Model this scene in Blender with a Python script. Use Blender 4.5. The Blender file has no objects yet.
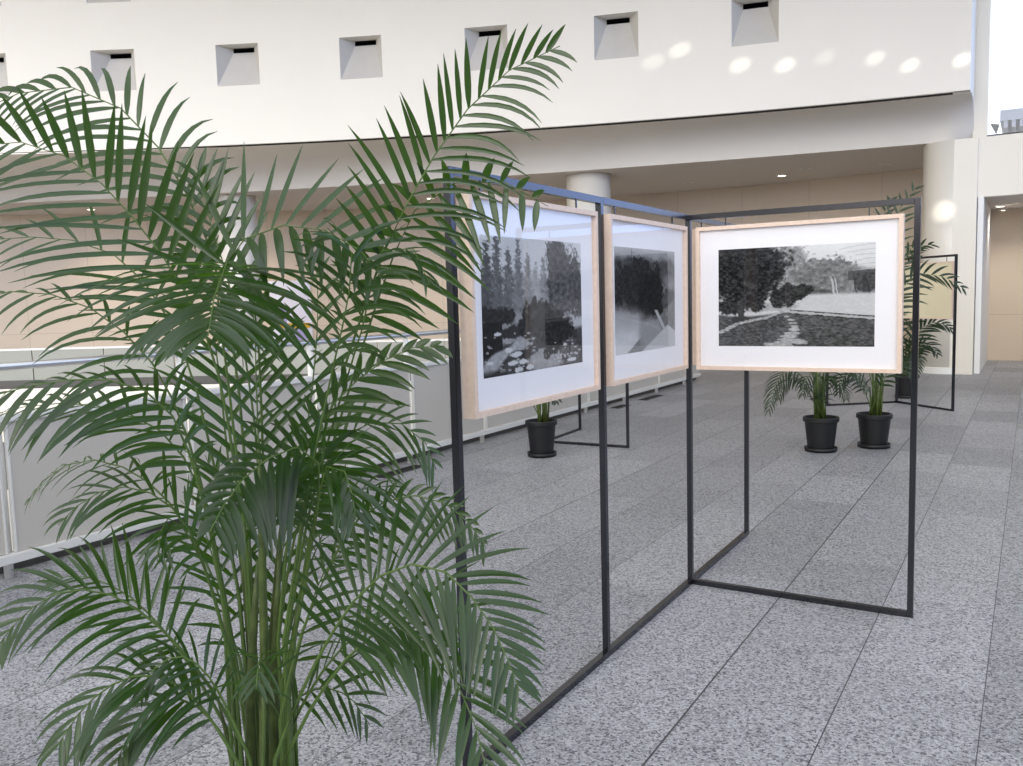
import bpy, bmesh, math, random
import numpy as np
from mathutils import Vector, Matrix

scene = bpy.context.scene
COL = scene.collection
PI = math.pi

PALM_FRONDS=[([(-1.582,1.47,0.73),(-1.563,1.488,0.872),(-1.539,1.506,1.014),(-1.508,1.525,1.153),(-1.471,1.545,1.289),(-1.427,1.568,1.421),(-1.382,1.59,1.55),(-1.335,1.612,1.677),(-1.278,1.639,1.796),(-1.212,1.668,1.907),(-1.138,1.702,2.008),(-1.046,1.742,2.09),(-0.937,1.789,2.137)],0.52,(0.209,0.255),25,1.0,12,(0.25,0.95),(0.0153,0.0123),'lr',66,30),([(-1.603,1.513,0.71),(-1.582,1.532,0.838),(-1.559,1.547,0.965),(-1.53,1.563,1.091),(-1.495,1.58,1.213),(-1.457,1.599,1.333),(-1.417,1.616,1.451),(-1.376,1.634,1.567),(-1.332,1.651,1.68),(-1.279,1.672,1.785),(-1.187,1.712,1.846),(-1.074,1.756,1.842),(-0.975,1.784,1.78)],0.56,(0.103,0.242),15,0.9,(30,0),(0.6,0.35),0.0188,'lr',95,66),([(-1.712,1.471,0.918),(-1.722,1.472,1.036),(-1.73,1.47,1.155),(-1.739,1.466,1.272),(-1.753,1.458,1.388),(-1.775,1.442,1.5),(-1.811,1.418,1.604),(-1.854,1.387,1.702),(-1.903,1.35,1.792),(-1.958,1.309,1.875),(-2.022,1.26,1.941),(-2.099,1.199,1.975),(-2.176,1.132,1.965)],0.4,(0.344,0.264),21,0.85,(5,28),(0.35,0.15),(0.0127,0.0214),'lr',60,45),([(-1.779,1.545,0.888),(-1.793,1.559,1.03),(-1.811,1.574,1.172),(-1.834,1.589,1.315),(-1.862,1.601,1.459),(-1.9,1.609,1.603),(-1.95,1.61,1.745),(-2.016,1.602,1.883),(-2.098,1.583,2.014),(-2.203,1.549,2.128),(-2.338,1.493,2.195),(-2.481,1.423,2.186),(-2.615,1.354,2.132)],0.45,(0.29,0.195),21,0.6,(0,25),(0.7,1.3),0.0178,'lr',62,30),([(-1.667,1.441,0.932),(-1.674,1.441,1.037),(-1.679,1.439,1.142),(-1.683,1.435,1.247),(-1.685,1.43,1.35),(-1.688,1.424,1.452),(-1.694,1.415,1.553),(-1.679,1.417,1.652),(-1.617,1.445,1.727),(-1.526,1.484,1.755),(-1.429,1.521,1.739),(-1.344,1.546,1.687),(-1.28,1.554,1.609)],0.47,(0.27,0.298),17,0.35,(35,5),(0.12,1.0),(0.017,0.0201),'lr',84,50),([(-1.736,1.548,0.893),(-1.745,1.557,0.981),(-1.755,1.568,1.069),(-1.766,1.579,1.157),(-1.781,1.589,1.245),(-1.799,1.597,1.333),(-1.82,1.605,1.422),(-1.844,1.611,1.511),(-1.872,1.615,1.6),(-1.903,1.618,1.689),(-1.938,1.619,1.778),(-1.969,1.622,1.869),(-1.999,1.627,1.961)],0.62,(0.217,0.258),9,0.85,15,(0.9,0.2),0.0174,'lr',45,25),([(-1.722,1.538,0.734),(-1.727,1.546,0.834),(-1.73,1.554,0.935),(-1.73,1.559,1.036),(-1.726,1.56,1.138),(-1.716,1.555,1.241),(-1.699,1.542,1.342),(-1.672,1.519,1.442),(-1.637,1.482,1.538),(-1.593,1.428,1.628),(-1.559,1.337,1.666),(-1.481,1.23,1.584),(-1.365,1.115,1.511)],0.7,0.328,18,0.15,5,0.7,0.0221,'lr',82,34),([(-1.685,1.487,0.704),(-1.689,1.494,0.78),(-1.694,1.502,0.856),(-1.699,1.51,0.932),(-1.704,1.518,1.008),(-1.709,1.527,1.084),(-1.714,1.535,1.161),(-1.72,1.544,1.237),(-1.726,1.552,1.314),(-1.733,1.56,1.39),(-1.739,1.569,1.467),(-1.748,1.576,1.545),(-1.76,1.581,1.622)],0.26,0.278,15,0.95,10,0.3,0.0159,'lr',52,34),([(-1.731,1.549,0.673),(-1.722,1.568,0.754),(-1.713,1.588,0.835),(-1.705,1.608,0.916),(-1.698,1.629,0.998),(-1.692,1.649,1.08),(-1.688,1.67,1.162),(-1.685,1.69,1.246),(-1.683,1.709,1.33),(-1.684,1.728,1.415),(-1.686,1.745,1.501),(-1.694,1.761,1.588),(-1.707,1.773,1.675)],0.35,0.228,11,0.9,10,0.35,0.0149,'lr',50,32),([(-1.811,1.557,0.655),(-1.827,1.563,0.746),(-1.843,1.57,0.838),(-1.861,1.578,0.929),(-1.879,1.586,1.021),(-1.898,1.594,1.114),(-1.917,1.604,1.207),(-1.935,1.614,1.3),(-1.954,1.624,1.395),(-1.975,1.633,1.49),(-1.998,1.642,1.585),(-2.028,1.647,1.68),(-2.067,1.647,1.773)],0.35,0.234,10,0.9,10,0.35,0.0152,'lr',50,34),([(-1.735,1.433,0.714),(-1.749,1.43,0.821),(-1.761,1.425,0.928),(-1.773,1.418,1.034),(-1.788,1.407,1.139),(-1.807,1.394,1.241),(-1.831,1.375,1.341),(-1.865,1.349,1.432),(-1.914,1.312,1.51),(-1.973,1.266,1.572),(-2.041,1.21,1.608),(-2.111,1.15,1.617),(-2.176,1.089,1.594)],0.45,(0.217,0.118),13,0.5,-5,(0.9,0.7),0.0111,'lr',62,30),([(-1.799,1.52,0.782),(-1.819,1.52,0.892),(-1.84,1.52,1.003),(-1.862,1.52,1.113),(-1.886,1.518,1.223),(-1.911,1.515,1.333),(-1.944,1.507,1.44),(-1.987,1.492,1.543),(-2.043,1.47,1.639),(-2.115,1.434,1.715),(-2.208,1.382,1.755),(-2.304,1.325,1.767),(-2.4,1.266,1.762)],0.55,0.281,9,0.5,5,0.5,0.012,'lr',62,30),([(-1.661,1.366,0.753),(-1.669,1.36,0.85),(-1.674,1.351,0.947),(-1.679,1.339,1.043),(-1.684,1.325,1.137),(-1.693,1.306,1.229),(-1.709,1.281,1.316),(-1.746,1.239,1.379),(-1.799,1.183,1.408),(-1.851,1.123,1.412),(-1.899,1.063,1.403),(-1.942,1.004,1.386),(-1.975,0.948,1.349)],0.42,(0.274,0.153),15,0.45,-10,0.9,(0.0177,0.0133),'lr',62,30),([(-1.843,1.532,0.601),(-1.859,1.532,0.696),(-1.876,1.533,0.792),(-1.895,1.532,0.886),(-1.916,1.531,0.981),(-1.942,1.525,1.074),(-1.982,1.511,1.16),(-2.039,1.484,1.234),(-2.113,1.445,1.282),(-2.194,1.398,1.307),(-2.277,1.349,1.315),(-2.359,1.298,1.308),(-2.438,1.247,1.288)],0.45,0.219,14,0.3,10,0.8,0.0123,'lr',62,30),([(-1.645,1.364,0.655),(-1.656,1.358,0.72),(-1.664,1.35,0.786),(-1.672,1.341,0.852),(-1.681,1.33,0.917),(-1.691,1.317,0.981),(-1.704,1.3,1.042),(-1.727,1.277,1.096),(-1.759,1.245,1.136),(-1.799,1.206,1.155),(-1.835,1.165,1.147),(-1.864,1.126,1.12),(-1.884,1.091,1.082)],0.45,0.207,13,0.35,0,0.9,0.0121,'lr',62,30),([(-1.911,1.603,0.56),(-1.94,1.601,0.637),(-1.971,1.601,0.714),(-2.006,1.601,0.79),(-2.046,1.598,0.863),(-2.095,1.59,0.934),(-2.15,1.579,1.001),(-2.216,1.562,1.059),(-2.293,1.536,1.102),(-2.38,1.503,1.123),(-2.466,1.467,1.107),(-2.541,1.434,1.057),(-2.599,1.408,0.984)],0.48,0.174,13,0.35,0,1.0,0.0094,'lr',62,30),([(-1.631,1.327,0.773),(-1.634,1.32,0.811),(-1.634,1.312,0.851),(-1.632,1.301,0.891),(-1.63,1.29,0.93),(-1.627,1.276,0.969),(-1.626,1.261,1.007),(-1.626,1.244,1.044),(-1.629,1.224,1.078),(-1.638,1.199,1.1),(-1.633,1.175,1.077),(-1.62,1.156,1.049),(-1.602,1.138,1.022)],0.45,0.143,10,0.4,5,0.8,0.0102,'lr',62,30),([(-1.594,1.322,0.534),(-1.617,1.307,0.597),(-1.638,1.288,0.661),(-1.661,1.264,0.722),(-1.686,1.238,0.78),(-1.713,1.209,0.833),(-1.743,1.176,0.881),(-1.776,1.139,0.92),(-1.812,1.097,0.94),(-1.847,1.053,0.94),(-1.872,1.011,0.916),(-1.889,0.973,0.882),(-1.896,0.938,0.842)],0.35,0.242,16,0.4,5,0.75,0.0131,'lr',62,30),([(-1.797,1.477,0.395),(-1.826,1.468,0.448),(-1.855,1.459,0.501),(-1.886,1.45,0.553),(-1.919,1.441,0.604),(-1.954,1.43,0.654),(-1.992,1.417,0.702),(-2.032,1.403,0.747),(-2.077,1.386,0.788),(-2.129,1.364,0.82),(-2.185,1.338,0.842),(-2.241,1.31,0.844),(-2.296,1.28,0.82)],0.4,0.181,13,0.6,20,0.35,0.0122,'lr',62,30),([(-1.51,1.254,0.516),(-1.527,1.24,0.564),(-1.541,1.223,0.613),(-1.555,1.204,0.66),(-1.571,1.182,0.706),(-1.591,1.155,0.743),(-1.616,1.123,0.769),(-1.641,1.087,0.777),(-1.661,1.052,0.769),(-1.675,1.018,0.751),(-1.683,0.987,0.728),(-1.685,0.959,0.702),(-1.683,0.931,0.674)],0.35,0.23,13,0.35,-5,0.9,0.0152,'lr',62,30),([(-1.545,1.287,0.477),(-1.557,1.277,0.515),(-1.566,1.266,0.555),(-1.577,1.252,0.592),(-1.589,1.235,0.63),(-1.604,1.216,0.662),(-1.624,1.191,0.684),(-1.644,1.163,0.69),(-1.659,1.137,0.679),(-1.669,1.111,0.659),(-1.672,1.089,0.637),(-1.67,1.068,0.612),(-1.668,1.048,0.588)],0.35,0.203,11,0.35,0,0.9,0.0144,'lr',62,30),([(-1.495,1.265,0.538),(-1.505,1.259,0.573),(-1.514,1.251,0.609),(-1.522,1.242,0.645),(-1.53,1.232,0.68),(-1.539,1.221,0.716),(-1.55,1.209,0.749),(-1.564,1.193,0.779),(-1.583,1.172,0.801),(-1.603,1.149,0.8),(-1.619,1.126,0.784),(-1.626,1.107,0.762),(-1.63,1.089,0.737)],0.38,0.131,12,0.4,0,0.9,0.0099,'lr',62,30),([(-1.471,1.275,0.492),(-1.464,1.273,0.528),(-1.453,1.268,0.566),(-1.441,1.261,0.605),(-1.429,1.253,0.644),(-1.415,1.244,0.684),(-1.401,1.234,0.723),(-1.387,1.222,0.762),(-1.374,1.21,0.801),(-1.36,1.197,0.842),(-1.346,1.177,0.835),(-1.33,1.156,0.816),(-1.313,1.136,0.799)],0.5,0.143,10,0.4,5,0.7,0.0103,'lr',62,30),([(-1.526,1.414,0.661),(-1.514,1.428,0.735),(-1.499,1.439,0.81),(-1.483,1.447,0.887),(-1.465,1.45,0.966),(-1.444,1.449,1.044),(-1.419,1.445,1.123),(-1.398,1.431,1.201),(-1.417,1.383,1.246),(-1.443,1.317,1.228),(-1.45,1.253,1.194),(-1.441,1.192,1.154),(-1.417,1.132,1.112)],0.42,(0.28,0.14),23,0.55,(0,10),(1.0,1.0),0.0186,'lr',86,44),([(-1.549,1.422,0.652),(-1.53,1.429,0.713),(-1.509,1.432,0.775),(-1.486,1.433,0.838),(-1.464,1.432,0.9),(-1.443,1.428,0.963),(-1.421,1.423,1.025),(-1.399,1.417,1.086),(-1.377,1.41,1.147),(-1.349,1.405,1.203),(-1.297,1.406,1.195),(-1.263,1.39,1.147),(-1.237,1.369,1.1)],0.52,0.219,13,0.4,0,1.0,0.0148,'lr',62,30),([(-1.56,1.427,0.75),(-1.552,1.434,0.828),(-1.541,1.439,0.906),(-1.529,1.443,0.984),(-1.514,1.448,1.062),(-1.497,1.453,1.138),(-1.472,1.462,1.211),(-1.437,1.475,1.28),(-1.392,1.492,1.34),(-1.339,1.513,1.391),(-1.28,1.537,1.433),(-1.214,1.561,1.462),(-1.144,1.586,1.464)],0.4,(0.09,0.189),16,0.6,(25,-10),(0.4,0.6),0.0182,'lr',58,26),([(-1.637,1.487,0.66),(-1.63,1.498,0.736),(-1.621,1.508,0.813),(-1.611,1.519,0.889),(-1.598,1.532,0.965),(-1.581,1.546,1.039),(-1.56,1.562,1.111),(-1.527,1.584,1.178),(-1.482,1.613,1.233),(-1.421,1.648,1.266),(-1.354,1.682,1.261),(-1.298,1.705,1.214),(-1.27,1.708,1.145)],0.42,(0.125,0.241),17,0.45,(20,0),(0.5,1.2),0.0106,'lr',62,30),([(-1.817,1.653,0.5),(-1.808,1.668,0.559),(-1.799,1.683,0.618),(-1.791,1.699,0.676),(-1.78,1.717,0.734),(-1.768,1.736,0.792),(-1.753,1.756,0.848),(-1.737,1.778,0.903),(-1.715,1.803,0.956),(-1.684,1.832,1.002),(-1.642,1.867,1.033),(-1.594,1.903,1.033),(-1.551,1.93,0.991)],0.45,0.165,11,0.4,8,1.0,0.0092,'lr',62,30),([(-1.513,1.377,0.579),(-1.497,1.388,0.653),(-1.478,1.398,0.727),(-1.454,1.409,0.801),(-1.426,1.421,0.872),(-1.394,1.434,0.941),(-1.359,1.448,1.009),(-1.317,1.465,1.07),(-1.258,1.489,1.112),(-1.19,1.515,1.128),(-1.122,1.537,1.113),(-1.066,1.548,1.072),(-1.022,1.55,1.018)],0.45,(0.066,0.167),19,0.65,(30,-5),0.7,0.0125,'lr',62,30),([(-1.447,1.295,0.537),(-1.418,1.31,0.616),(-1.383,1.323,0.696),(-1.344,1.336,0.774),(-1.3,1.35,0.848),(-1.25,1.364,0.919),(-1.19,1.383,0.978),(-1.117,1.404,1.01),(-1.04,1.422,0.998),(-0.979,1.425,0.952),(-0.927,1.421,0.9),(-0.886,1.409,0.845),(-0.849,1.394,0.79)],0.34,(0.219,0.275),28,0.72,0,(0.45,0.55),0.015,'lr',76,34),([(-1.473,1.332,0.487),(-1.439,1.348,0.559),(-1.4,1.361,0.633),(-1.354,1.375,0.703),(-1.303,1.389,0.768),(-1.241,1.407,0.827),(-1.173,1.424,0.859),(-1.102,1.434,0.83),(-1.049,1.43,0.784),(-1.005,1.419,0.734),(-0.966,1.404,0.684),(-0.934,1.383,0.634),(-0.905,1.36,0.586)],0.36,(0.243,0.231),18,0.6,5,0.5,0.0146,'lr',62,30),([(-1.588,1.43,0.418),(-1.57,1.44,0.467),(-1.549,1.448,0.518),(-1.527,1.456,0.568),(-1.5,1.464,0.615),(-1.47,1.474,0.662),(-1.437,1.484,0.705),(-1.401,1.495,0.745),(-1.359,1.508,0.78),(-1.313,1.521,0.803),(-1.261,1.535,0.808),(-1.219,1.54,0.787),(-1.182,1.54,0.756)],0.38,0.207,12,0.35,-5,1.0,0.014,'lr',62,30),([(-1.633,1.456,0.366),(-1.628,1.461,0.403),(-1.621,1.466,0.44),(-1.612,1.472,0.476),(-1.599,1.479,0.513),(-1.584,1.488,0.548),(-1.564,1.498,0.577),(-1.533,1.514,0.594),(-1.499,1.529,0.597),(-1.466,1.543,0.587),(-1.437,1.552,0.567),(-1.415,1.556,0.54),(-1.394,1.56,0.512)],0.45,0.159,7,0.55,5,0.6,0.0114,'lr',62,30),([(-1.714,1.467,0.38),(-1.728,1.469,0.437),(-1.744,1.473,0.493),(-1.76,1.478,0.55),(-1.778,1.482,0.606),(-1.797,1.487,0.662),(-1.816,1.491,0.719),(-1.836,1.496,0.775),(-1.857,1.501,0.833),(-1.879,1.506,0.89),(-1.904,1.509,0.948),(-1.936,1.508,1.001),(-1.986,1.495,1.042)],0.4,0.168,10,0.6,15,0.5,0.0112,'lr',62,30),([(-1.713,1.523,0.352),(-1.707,1.537,0.4),(-1.701,1.553,0.447),(-1.696,1.569,0.494),(-1.692,1.586,0.541),(-1.69,1.602,0.589),(-1.688,1.619,0.636),(-1.685,1.637,0.684),(-1.68,1.656,0.731),(-1.674,1.677,0.779),(-1.664,1.7,0.823),(-1.645,1.728,0.861),(-1.618,1.761,0.893)],0.4,0.172,10,0.6,15,0.5,0.0114,'lr',62,30),([(-1.724,1.523,0.406),(-1.727,1.532,0.465),(-1.731,1.543,0.523),(-1.735,1.555,0.581),(-1.739,1.568,0.64),(-1.743,1.582,0.698),(-1.746,1.597,0.757),(-1.748,1.613,0.815),(-1.75,1.63,0.874),(-1.751,1.647,0.933),(-1.75,1.667,0.992),(-1.743,1.69,1.049),(-1.731,1.716,1.105)],0.4,0.198,9,0.8,15,0.4,0.0132,'lr',45,25),([(-1.799,1.533,0.382),(-1.808,1.537,0.447),(-1.818,1.542,0.511),(-1.828,1.547,0.576),(-1.838,1.553,0.64),(-1.848,1.559,0.705),(-1.859,1.565,0.77),(-1.871,1.57,0.835),(-1.885,1.575,0.9),(-1.901,1.578,0.965),(-1.919,1.58,1.03),(-1.944,1.579,1.092),(-1.972,1.575,1.155)],0.4,0.2,9,0.8,15,0.4,0.0133,'lr',45,25),([(-1.543,1.437,0.749),(-1.527,1.451,0.847),(-1.509,1.463,0.945),(-1.489,1.474,1.042),(-1.465,1.487,1.138),(-1.437,1.5,1.231),(-1.408,1.514,1.323),(-1.377,1.527,1.414),(-1.346,1.539,1.503),(-1.322,1.547,1.594),(-1.291,1.559,1.686),(-1.219,1.584,1.687),(-1.175,1.583,1.603)],0.62,0.171,10,0.3,5,1.0,0.0106,'lr',62,30),([(-1.511,1.4,0.769),(-1.495,1.411,0.864),(-1.477,1.419,0.959),(-1.458,1.426,1.054),(-1.436,1.433,1.148),(-1.412,1.439,1.24),(-1.386,1.445,1.33),(-1.36,1.45,1.419),(-1.332,1.455,1.506),(-1.306,1.457,1.592),(-1.29,1.453,1.678),(-1.323,1.415,1.732),(-1.334,1.374,1.658)],0.6,0.182,11,0.3,0,0.9,0.0124,'lr',62,30)]
PALM_CANES=[([(-1.642,1.388,0.333),(-1.649,1.397,0.453),(-1.652,1.409,0.573),(-1.651,1.423,0.692),(-1.649,1.439,0.812),(-1.646,1.454,0.932)],0.0127),([(-1.582,1.367,0.348),(-1.585,1.386,0.526),(-1.588,1.404,0.705),(-1.596,1.42,0.883),(-1.605,1.435,1.061),(-1.613,1.45,1.239)],0.0106),([(-1.632,1.449,0.302),(-1.635,1.461,0.425),(-1.638,1.474,0.548),(-1.639,1.487,0.67),(-1.638,1.502,0.793),(-1.638,1.516,0.915)],0.0129),([(-1.698,1.41,0.304),(-1.709,1.414,0.407),(-1.721,1.419,0.51),(-1.732,1.424,0.612),(-1.745,1.428,0.715),(-1.76,1.43,0.817)],0.0102),([(-1.577,1.427,0.331),(-1.578,1.438,0.431),(-1.575,1.451,0.531),(-1.569,1.467,0.63),(-1.563,1.482,0.73),(-1.557,1.496,0.829)],0.009),([(-1.72,1.507,0.245),(-1.722,1.524,0.406),(-1.722,1.542,0.566),(-1.72,1.562,0.727),(-1.714,1.584,0.886),(-1.705,1.607,1.046)],0.0116),([(-1.747,1.489,0.233),(-1.753,1.503,0.386),(-1.761,1.515,0.538),(-1.775,1.524,0.691),(-1.79,1.533,0.843),(-1.805,1.541,0.996)],0.0116),([(-1.632,1.503,0.259),(-1.633,1.509,0.32),(-1.633,1.516,0.38),(-1.631,1.525,0.44),(-1.625,1.535,0.5),(-1.618,1.546,0.559)],0.0066),([(-1.637,1.335,0.357),(-1.643,1.337,0.408),(-1.649,1.339,0.458),(-1.658,1.339,0.508),(-1.67,1.338,0.558),(-1.682,1.336,0.607)],0.0062),([(-1.507,1.303,0.413),(-1.509,1.308,0.465),(-1.51,1.313,0.517),(-1.511,1.318,0.57),(-1.512,1.324,0.622),(-1.512,1.329,0.674)],0.0059)]
PALM_BASE=[-1.616,1.404,0.332]
BACK_A=[([(-1.772,8.529,0.325),(-1.791,8.489,0.463),(-1.81,8.449,0.601),(-1.842,8.4,0.727),(-1.924,8.319,0.836),(-2.0,8.225,0.809),(-2.055,8.134,0.695),(-2.075,8.064,0.578),(-2.085,8.0,0.456)],0.3,0.242,20,0.3,0,1.3,0.0146,'lr',60,32),([(-1.797,8.514,0.326),(-1.805,8.491,0.425),(-1.814,8.467,0.523),(-1.832,8.438,0.621),(-1.863,8.401,0.717),(-1.924,8.339,0.757),(-1.993,8.263,0.723),(-2.017,8.21,0.643),(-2.033,8.161,0.552)],0.3,0.244,18,0.3,0,1.3,0.0147,'lr',60,32),([(-1.731,8.554,0.323),(-1.717,8.533,0.453),(-1.704,8.511,0.581),(-1.681,8.496,0.702),(-1.623,8.5,0.816),(-1.533,8.516,0.865),(-1.425,8.531,0.809),(-1.353,8.521,0.719),(-1.292,8.502,0.616)],0.3,0.242,20,0.3,0,1.3,0.0146,'lr',60,32),([(-1.747,8.544,0.324),(-1.743,8.499,0.421),(-1.739,8.454,0.518),(-1.737,8.407,0.612),(-1.74,8.358,0.716),(-1.751,8.303,0.804),(-1.781,8.221,0.765),(-1.793,8.146,0.686),(-1.795,8.077,0.608)],0.3,0.225,18,0.4,0,1.2,0.0145,'lr',60,32),([(-1.731,8.554,0.323),(-1.719,8.513,0.418),(-1.707,8.472,0.512),(-1.686,8.437,0.602),(-1.65,8.411,0.697),(-1.601,8.388,0.753),(-1.523,8.371,0.706),(-1.481,8.331,0.637),(-1.447,8.283,0.56)],0.3,0.225,18,0.4,0,1.2,0.0145,'lr',60,32),([(-1.747,8.544,0.324),(-1.804,8.57,0.595),(-1.861,8.596,0.867),(-1.925,8.618,1.139),(-2.002,8.631,1.41),(-2.091,8.637,1.679),(-2.191,8.635,1.944),(-2.324,8.614,2.209),(-2.546,8.511,2.229)],0.4,0.333,14,0.3,0,0.8,0.024,'lr',60,32),([(-1.747,8.544,0.324),(-1.768,8.574,0.566),(-1.789,8.604,0.809),(-1.81,8.633,1.052),(-1.836,8.66,1.296),(-1.866,8.685,1.544),(-1.954,8.674,1.791),(-2.093,8.608,1.824),(-2.205,8.527,1.588)],0.4,0.331,14,0.3,0,0.8,0.0239,'lr',60,32),([(-1.731,8.554,0.323),(-1.732,8.593,0.538),(-1.735,8.63,0.753),(-1.734,8.67,0.968),(-1.724,8.715,1.181),(-1.688,8.776,1.39),(-1.623,8.853,1.591),(-1.515,8.945,1.689),(-1.432,8.985,1.467)],0.4,0.331,14,0.3,0,0.8,0.0239,'lr',60,32),([(-1.731,8.554,0.323),(-1.718,8.594,0.478),(-1.707,8.634,0.633),(-1.691,8.676,0.787),(-1.664,8.724,0.938),(-1.615,8.786,1.088),(-1.535,8.862,1.196),(-1.415,8.943,1.139),(-1.369,8.967,0.978)],0.3,0.331,14,0.3,0,0.8,0.0239,'lr',60,32)]
BACK_B=[([(-1.32,8.944,0.311),(-1.292,8.946,0.567),(-1.263,8.948,0.82),(-1.225,8.956,1.069),(-1.178,8.968,1.315),(-1.099,8.999,1.545),(-0.952,9.063,1.711),(-0.733,9.148,1.671),(-0.545,9.203,1.538)],0.42,0.279,16,0.6,5,0.6,0.027,'lr',60,32),([(-1.311,8.949,0.311),(-1.292,8.974,0.555),(-1.273,8.998,0.799),(-1.251,9.025,1.041),(-1.222,9.055,1.281),(-1.185,9.09,1.52),(-1.131,9.135,1.75),(-1.025,9.209,1.957),(-0.828,9.318,1.989)],0.45,0.265,14,0.6,5,0.6,0.0273,'lr',60,32),([(-1.32,8.944,0.311),(-1.308,8.984,0.605),(-1.296,9.025,0.899),(-1.283,9.067,1.192),(-1.268,9.11,1.485),(-1.248,9.155,1.778),(-1.216,9.208,2.068),(-1.146,9.283,2.345),(-0.997,9.4,2.575)],0.5,0.284,13,0.8,8,0.4,0.0275,'lr',60,32),([(-1.32,8.944,0.311),(-1.327,9.0,0.583),(-1.335,9.056,0.857),(-1.341,9.113,1.132),(-1.344,9.172,1.409),(-1.343,9.234,1.687),(-1.338,9.298,1.966),(-1.328,9.366,2.247),(-1.232,9.482,2.496)],0.5,0.253,12,0.8,8,0.4,0.0278,'lr',60,32),([(-1.328,8.939,0.312),(-1.346,8.968,0.537),(-1.363,8.998,0.762),(-1.383,9.027,0.988),(-1.407,9.053,1.215),(-1.44,9.074,1.442),(-1.488,9.084,1.666),(-1.582,9.068,1.888),(-1.752,8.974,1.85)],0.4,0.285,14,0.5,5,0.7,0.0276,'lr',60,32),([(-1.328,8.939,0.312),(-1.337,8.922,0.475),(-1.347,8.905,0.638),(-1.354,8.89,0.799),(-1.354,8.88,0.961),(-1.338,8.878,1.122),(-1.253,8.915,1.248),(-1.156,8.937,1.18),(-1.078,8.938,1.03)],0.4,0.247,12,0.5,5,0.7,0.0272,'lr',60,32),([(-1.311,8.949,0.311),(-1.288,8.946,0.417),(-1.265,8.943,0.523),(-1.237,8.942,0.626),(-1.203,8.945,0.728),(-1.155,8.955,0.818),(-1.068,8.984,0.868),(-1.004,8.987,0.811),(-0.955,8.977,0.712)],0.4,0.214,12,0.5,0,0.8,0.0238,'lr',60,32),([(-1.328,8.939,0.312),(-1.346,8.909,0.409),(-1.362,8.881,0.506),(-1.383,8.85,0.6),(-1.417,8.81,0.69),(-1.474,8.755,0.767),(-1.529,8.69,0.751),(-1.562,8.631,0.667),(-1.573,8.584,0.579)],0.4,0.198,12,0.5,0,0.8,0.0204,'lr',60,32)]
BACK_C=[([(-1.561,13.326,0.323),(-1.528,13.334,0.471),(-1.496,13.341,0.619),(-1.456,13.353,0.762),(-1.402,13.372,0.902),(-1.323,13.404,1.016),(-1.201,13.456,1.08),(-1.079,13.499,1.06),(-0.964,13.529,0.969)],0.3,0.314,14,0.5,5,0.7,0.0348,'lr',60,32),([(-1.574,13.319,0.324),(-1.532,13.311,0.42),(-1.491,13.303,0.516),(-1.445,13.298,0.61),(-1.397,13.294,0.705),(-1.338,13.294,0.776),(-1.241,13.309,0.78),(-1.171,13.301,0.719),(-1.113,13.282,0.632)],0.3,0.264,12,0.5,0,0.8,0.0297,'lr',60,32),([(-1.574,13.319,0.324),(-1.556,13.338,0.525),(-1.539,13.357,0.726),(-1.519,13.377,0.925),(-1.498,13.398,1.126),(-1.47,13.423,1.324),(-1.4,13.472,1.513),(-1.274,13.546,1.609),(-1.108,13.62,1.505)],0.4,0.315,12,0.5,5,0.7,0.0349,'lr',60,32),([(-1.586,13.312,0.324),(-1.591,13.35,0.557),(-1.596,13.388,0.791),(-1.596,13.43,1.025),(-1.589,13.476,1.259),(-1.577,13.524,1.493),(-1.563,13.574,1.727),(-1.529,13.636,1.956),(-1.415,13.741,2.144)],0.4,0.342,12,0.6,8,0.5,0.0352,'lr',60,32),([(-1.586,13.312,0.324),(-1.605,13.299,0.451),(-1.625,13.287,0.577),(-1.652,13.27,0.7),(-1.697,13.243,0.831),(-1.759,13.201,0.919),(-1.857,13.12,0.866),(-1.904,13.065,0.762),(-1.933,13.019,0.642)],0.3,0.291,12,0.5,5,0.7,0.0299,'lr',60,32),([(-1.574,13.319,0.324),(-1.555,13.298,0.423),(-1.536,13.276,0.521),(-1.509,13.26,0.62),(-1.468,13.252,0.72),(-1.423,13.232,0.692),(-1.382,13.201,0.587),(-1.361,13.159,0.496),(-1.346,13.114,0.404)],0.3,0.24,12,0.5,0,0.8,0.0297,'lr',60,32),([(-1.586,13.312,0.324),(-1.601,13.338,0.507),(-1.616,13.364,0.69),(-1.633,13.39,0.873),(-1.649,13.416,1.057),(-1.67,13.439,1.241),(-1.702,13.455,1.426),(-1.758,13.456,1.604),(-1.896,13.398,1.7)],0.4,0.318,12,0.5,5,0.7,0.0352,'lr',60,32)]
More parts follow.
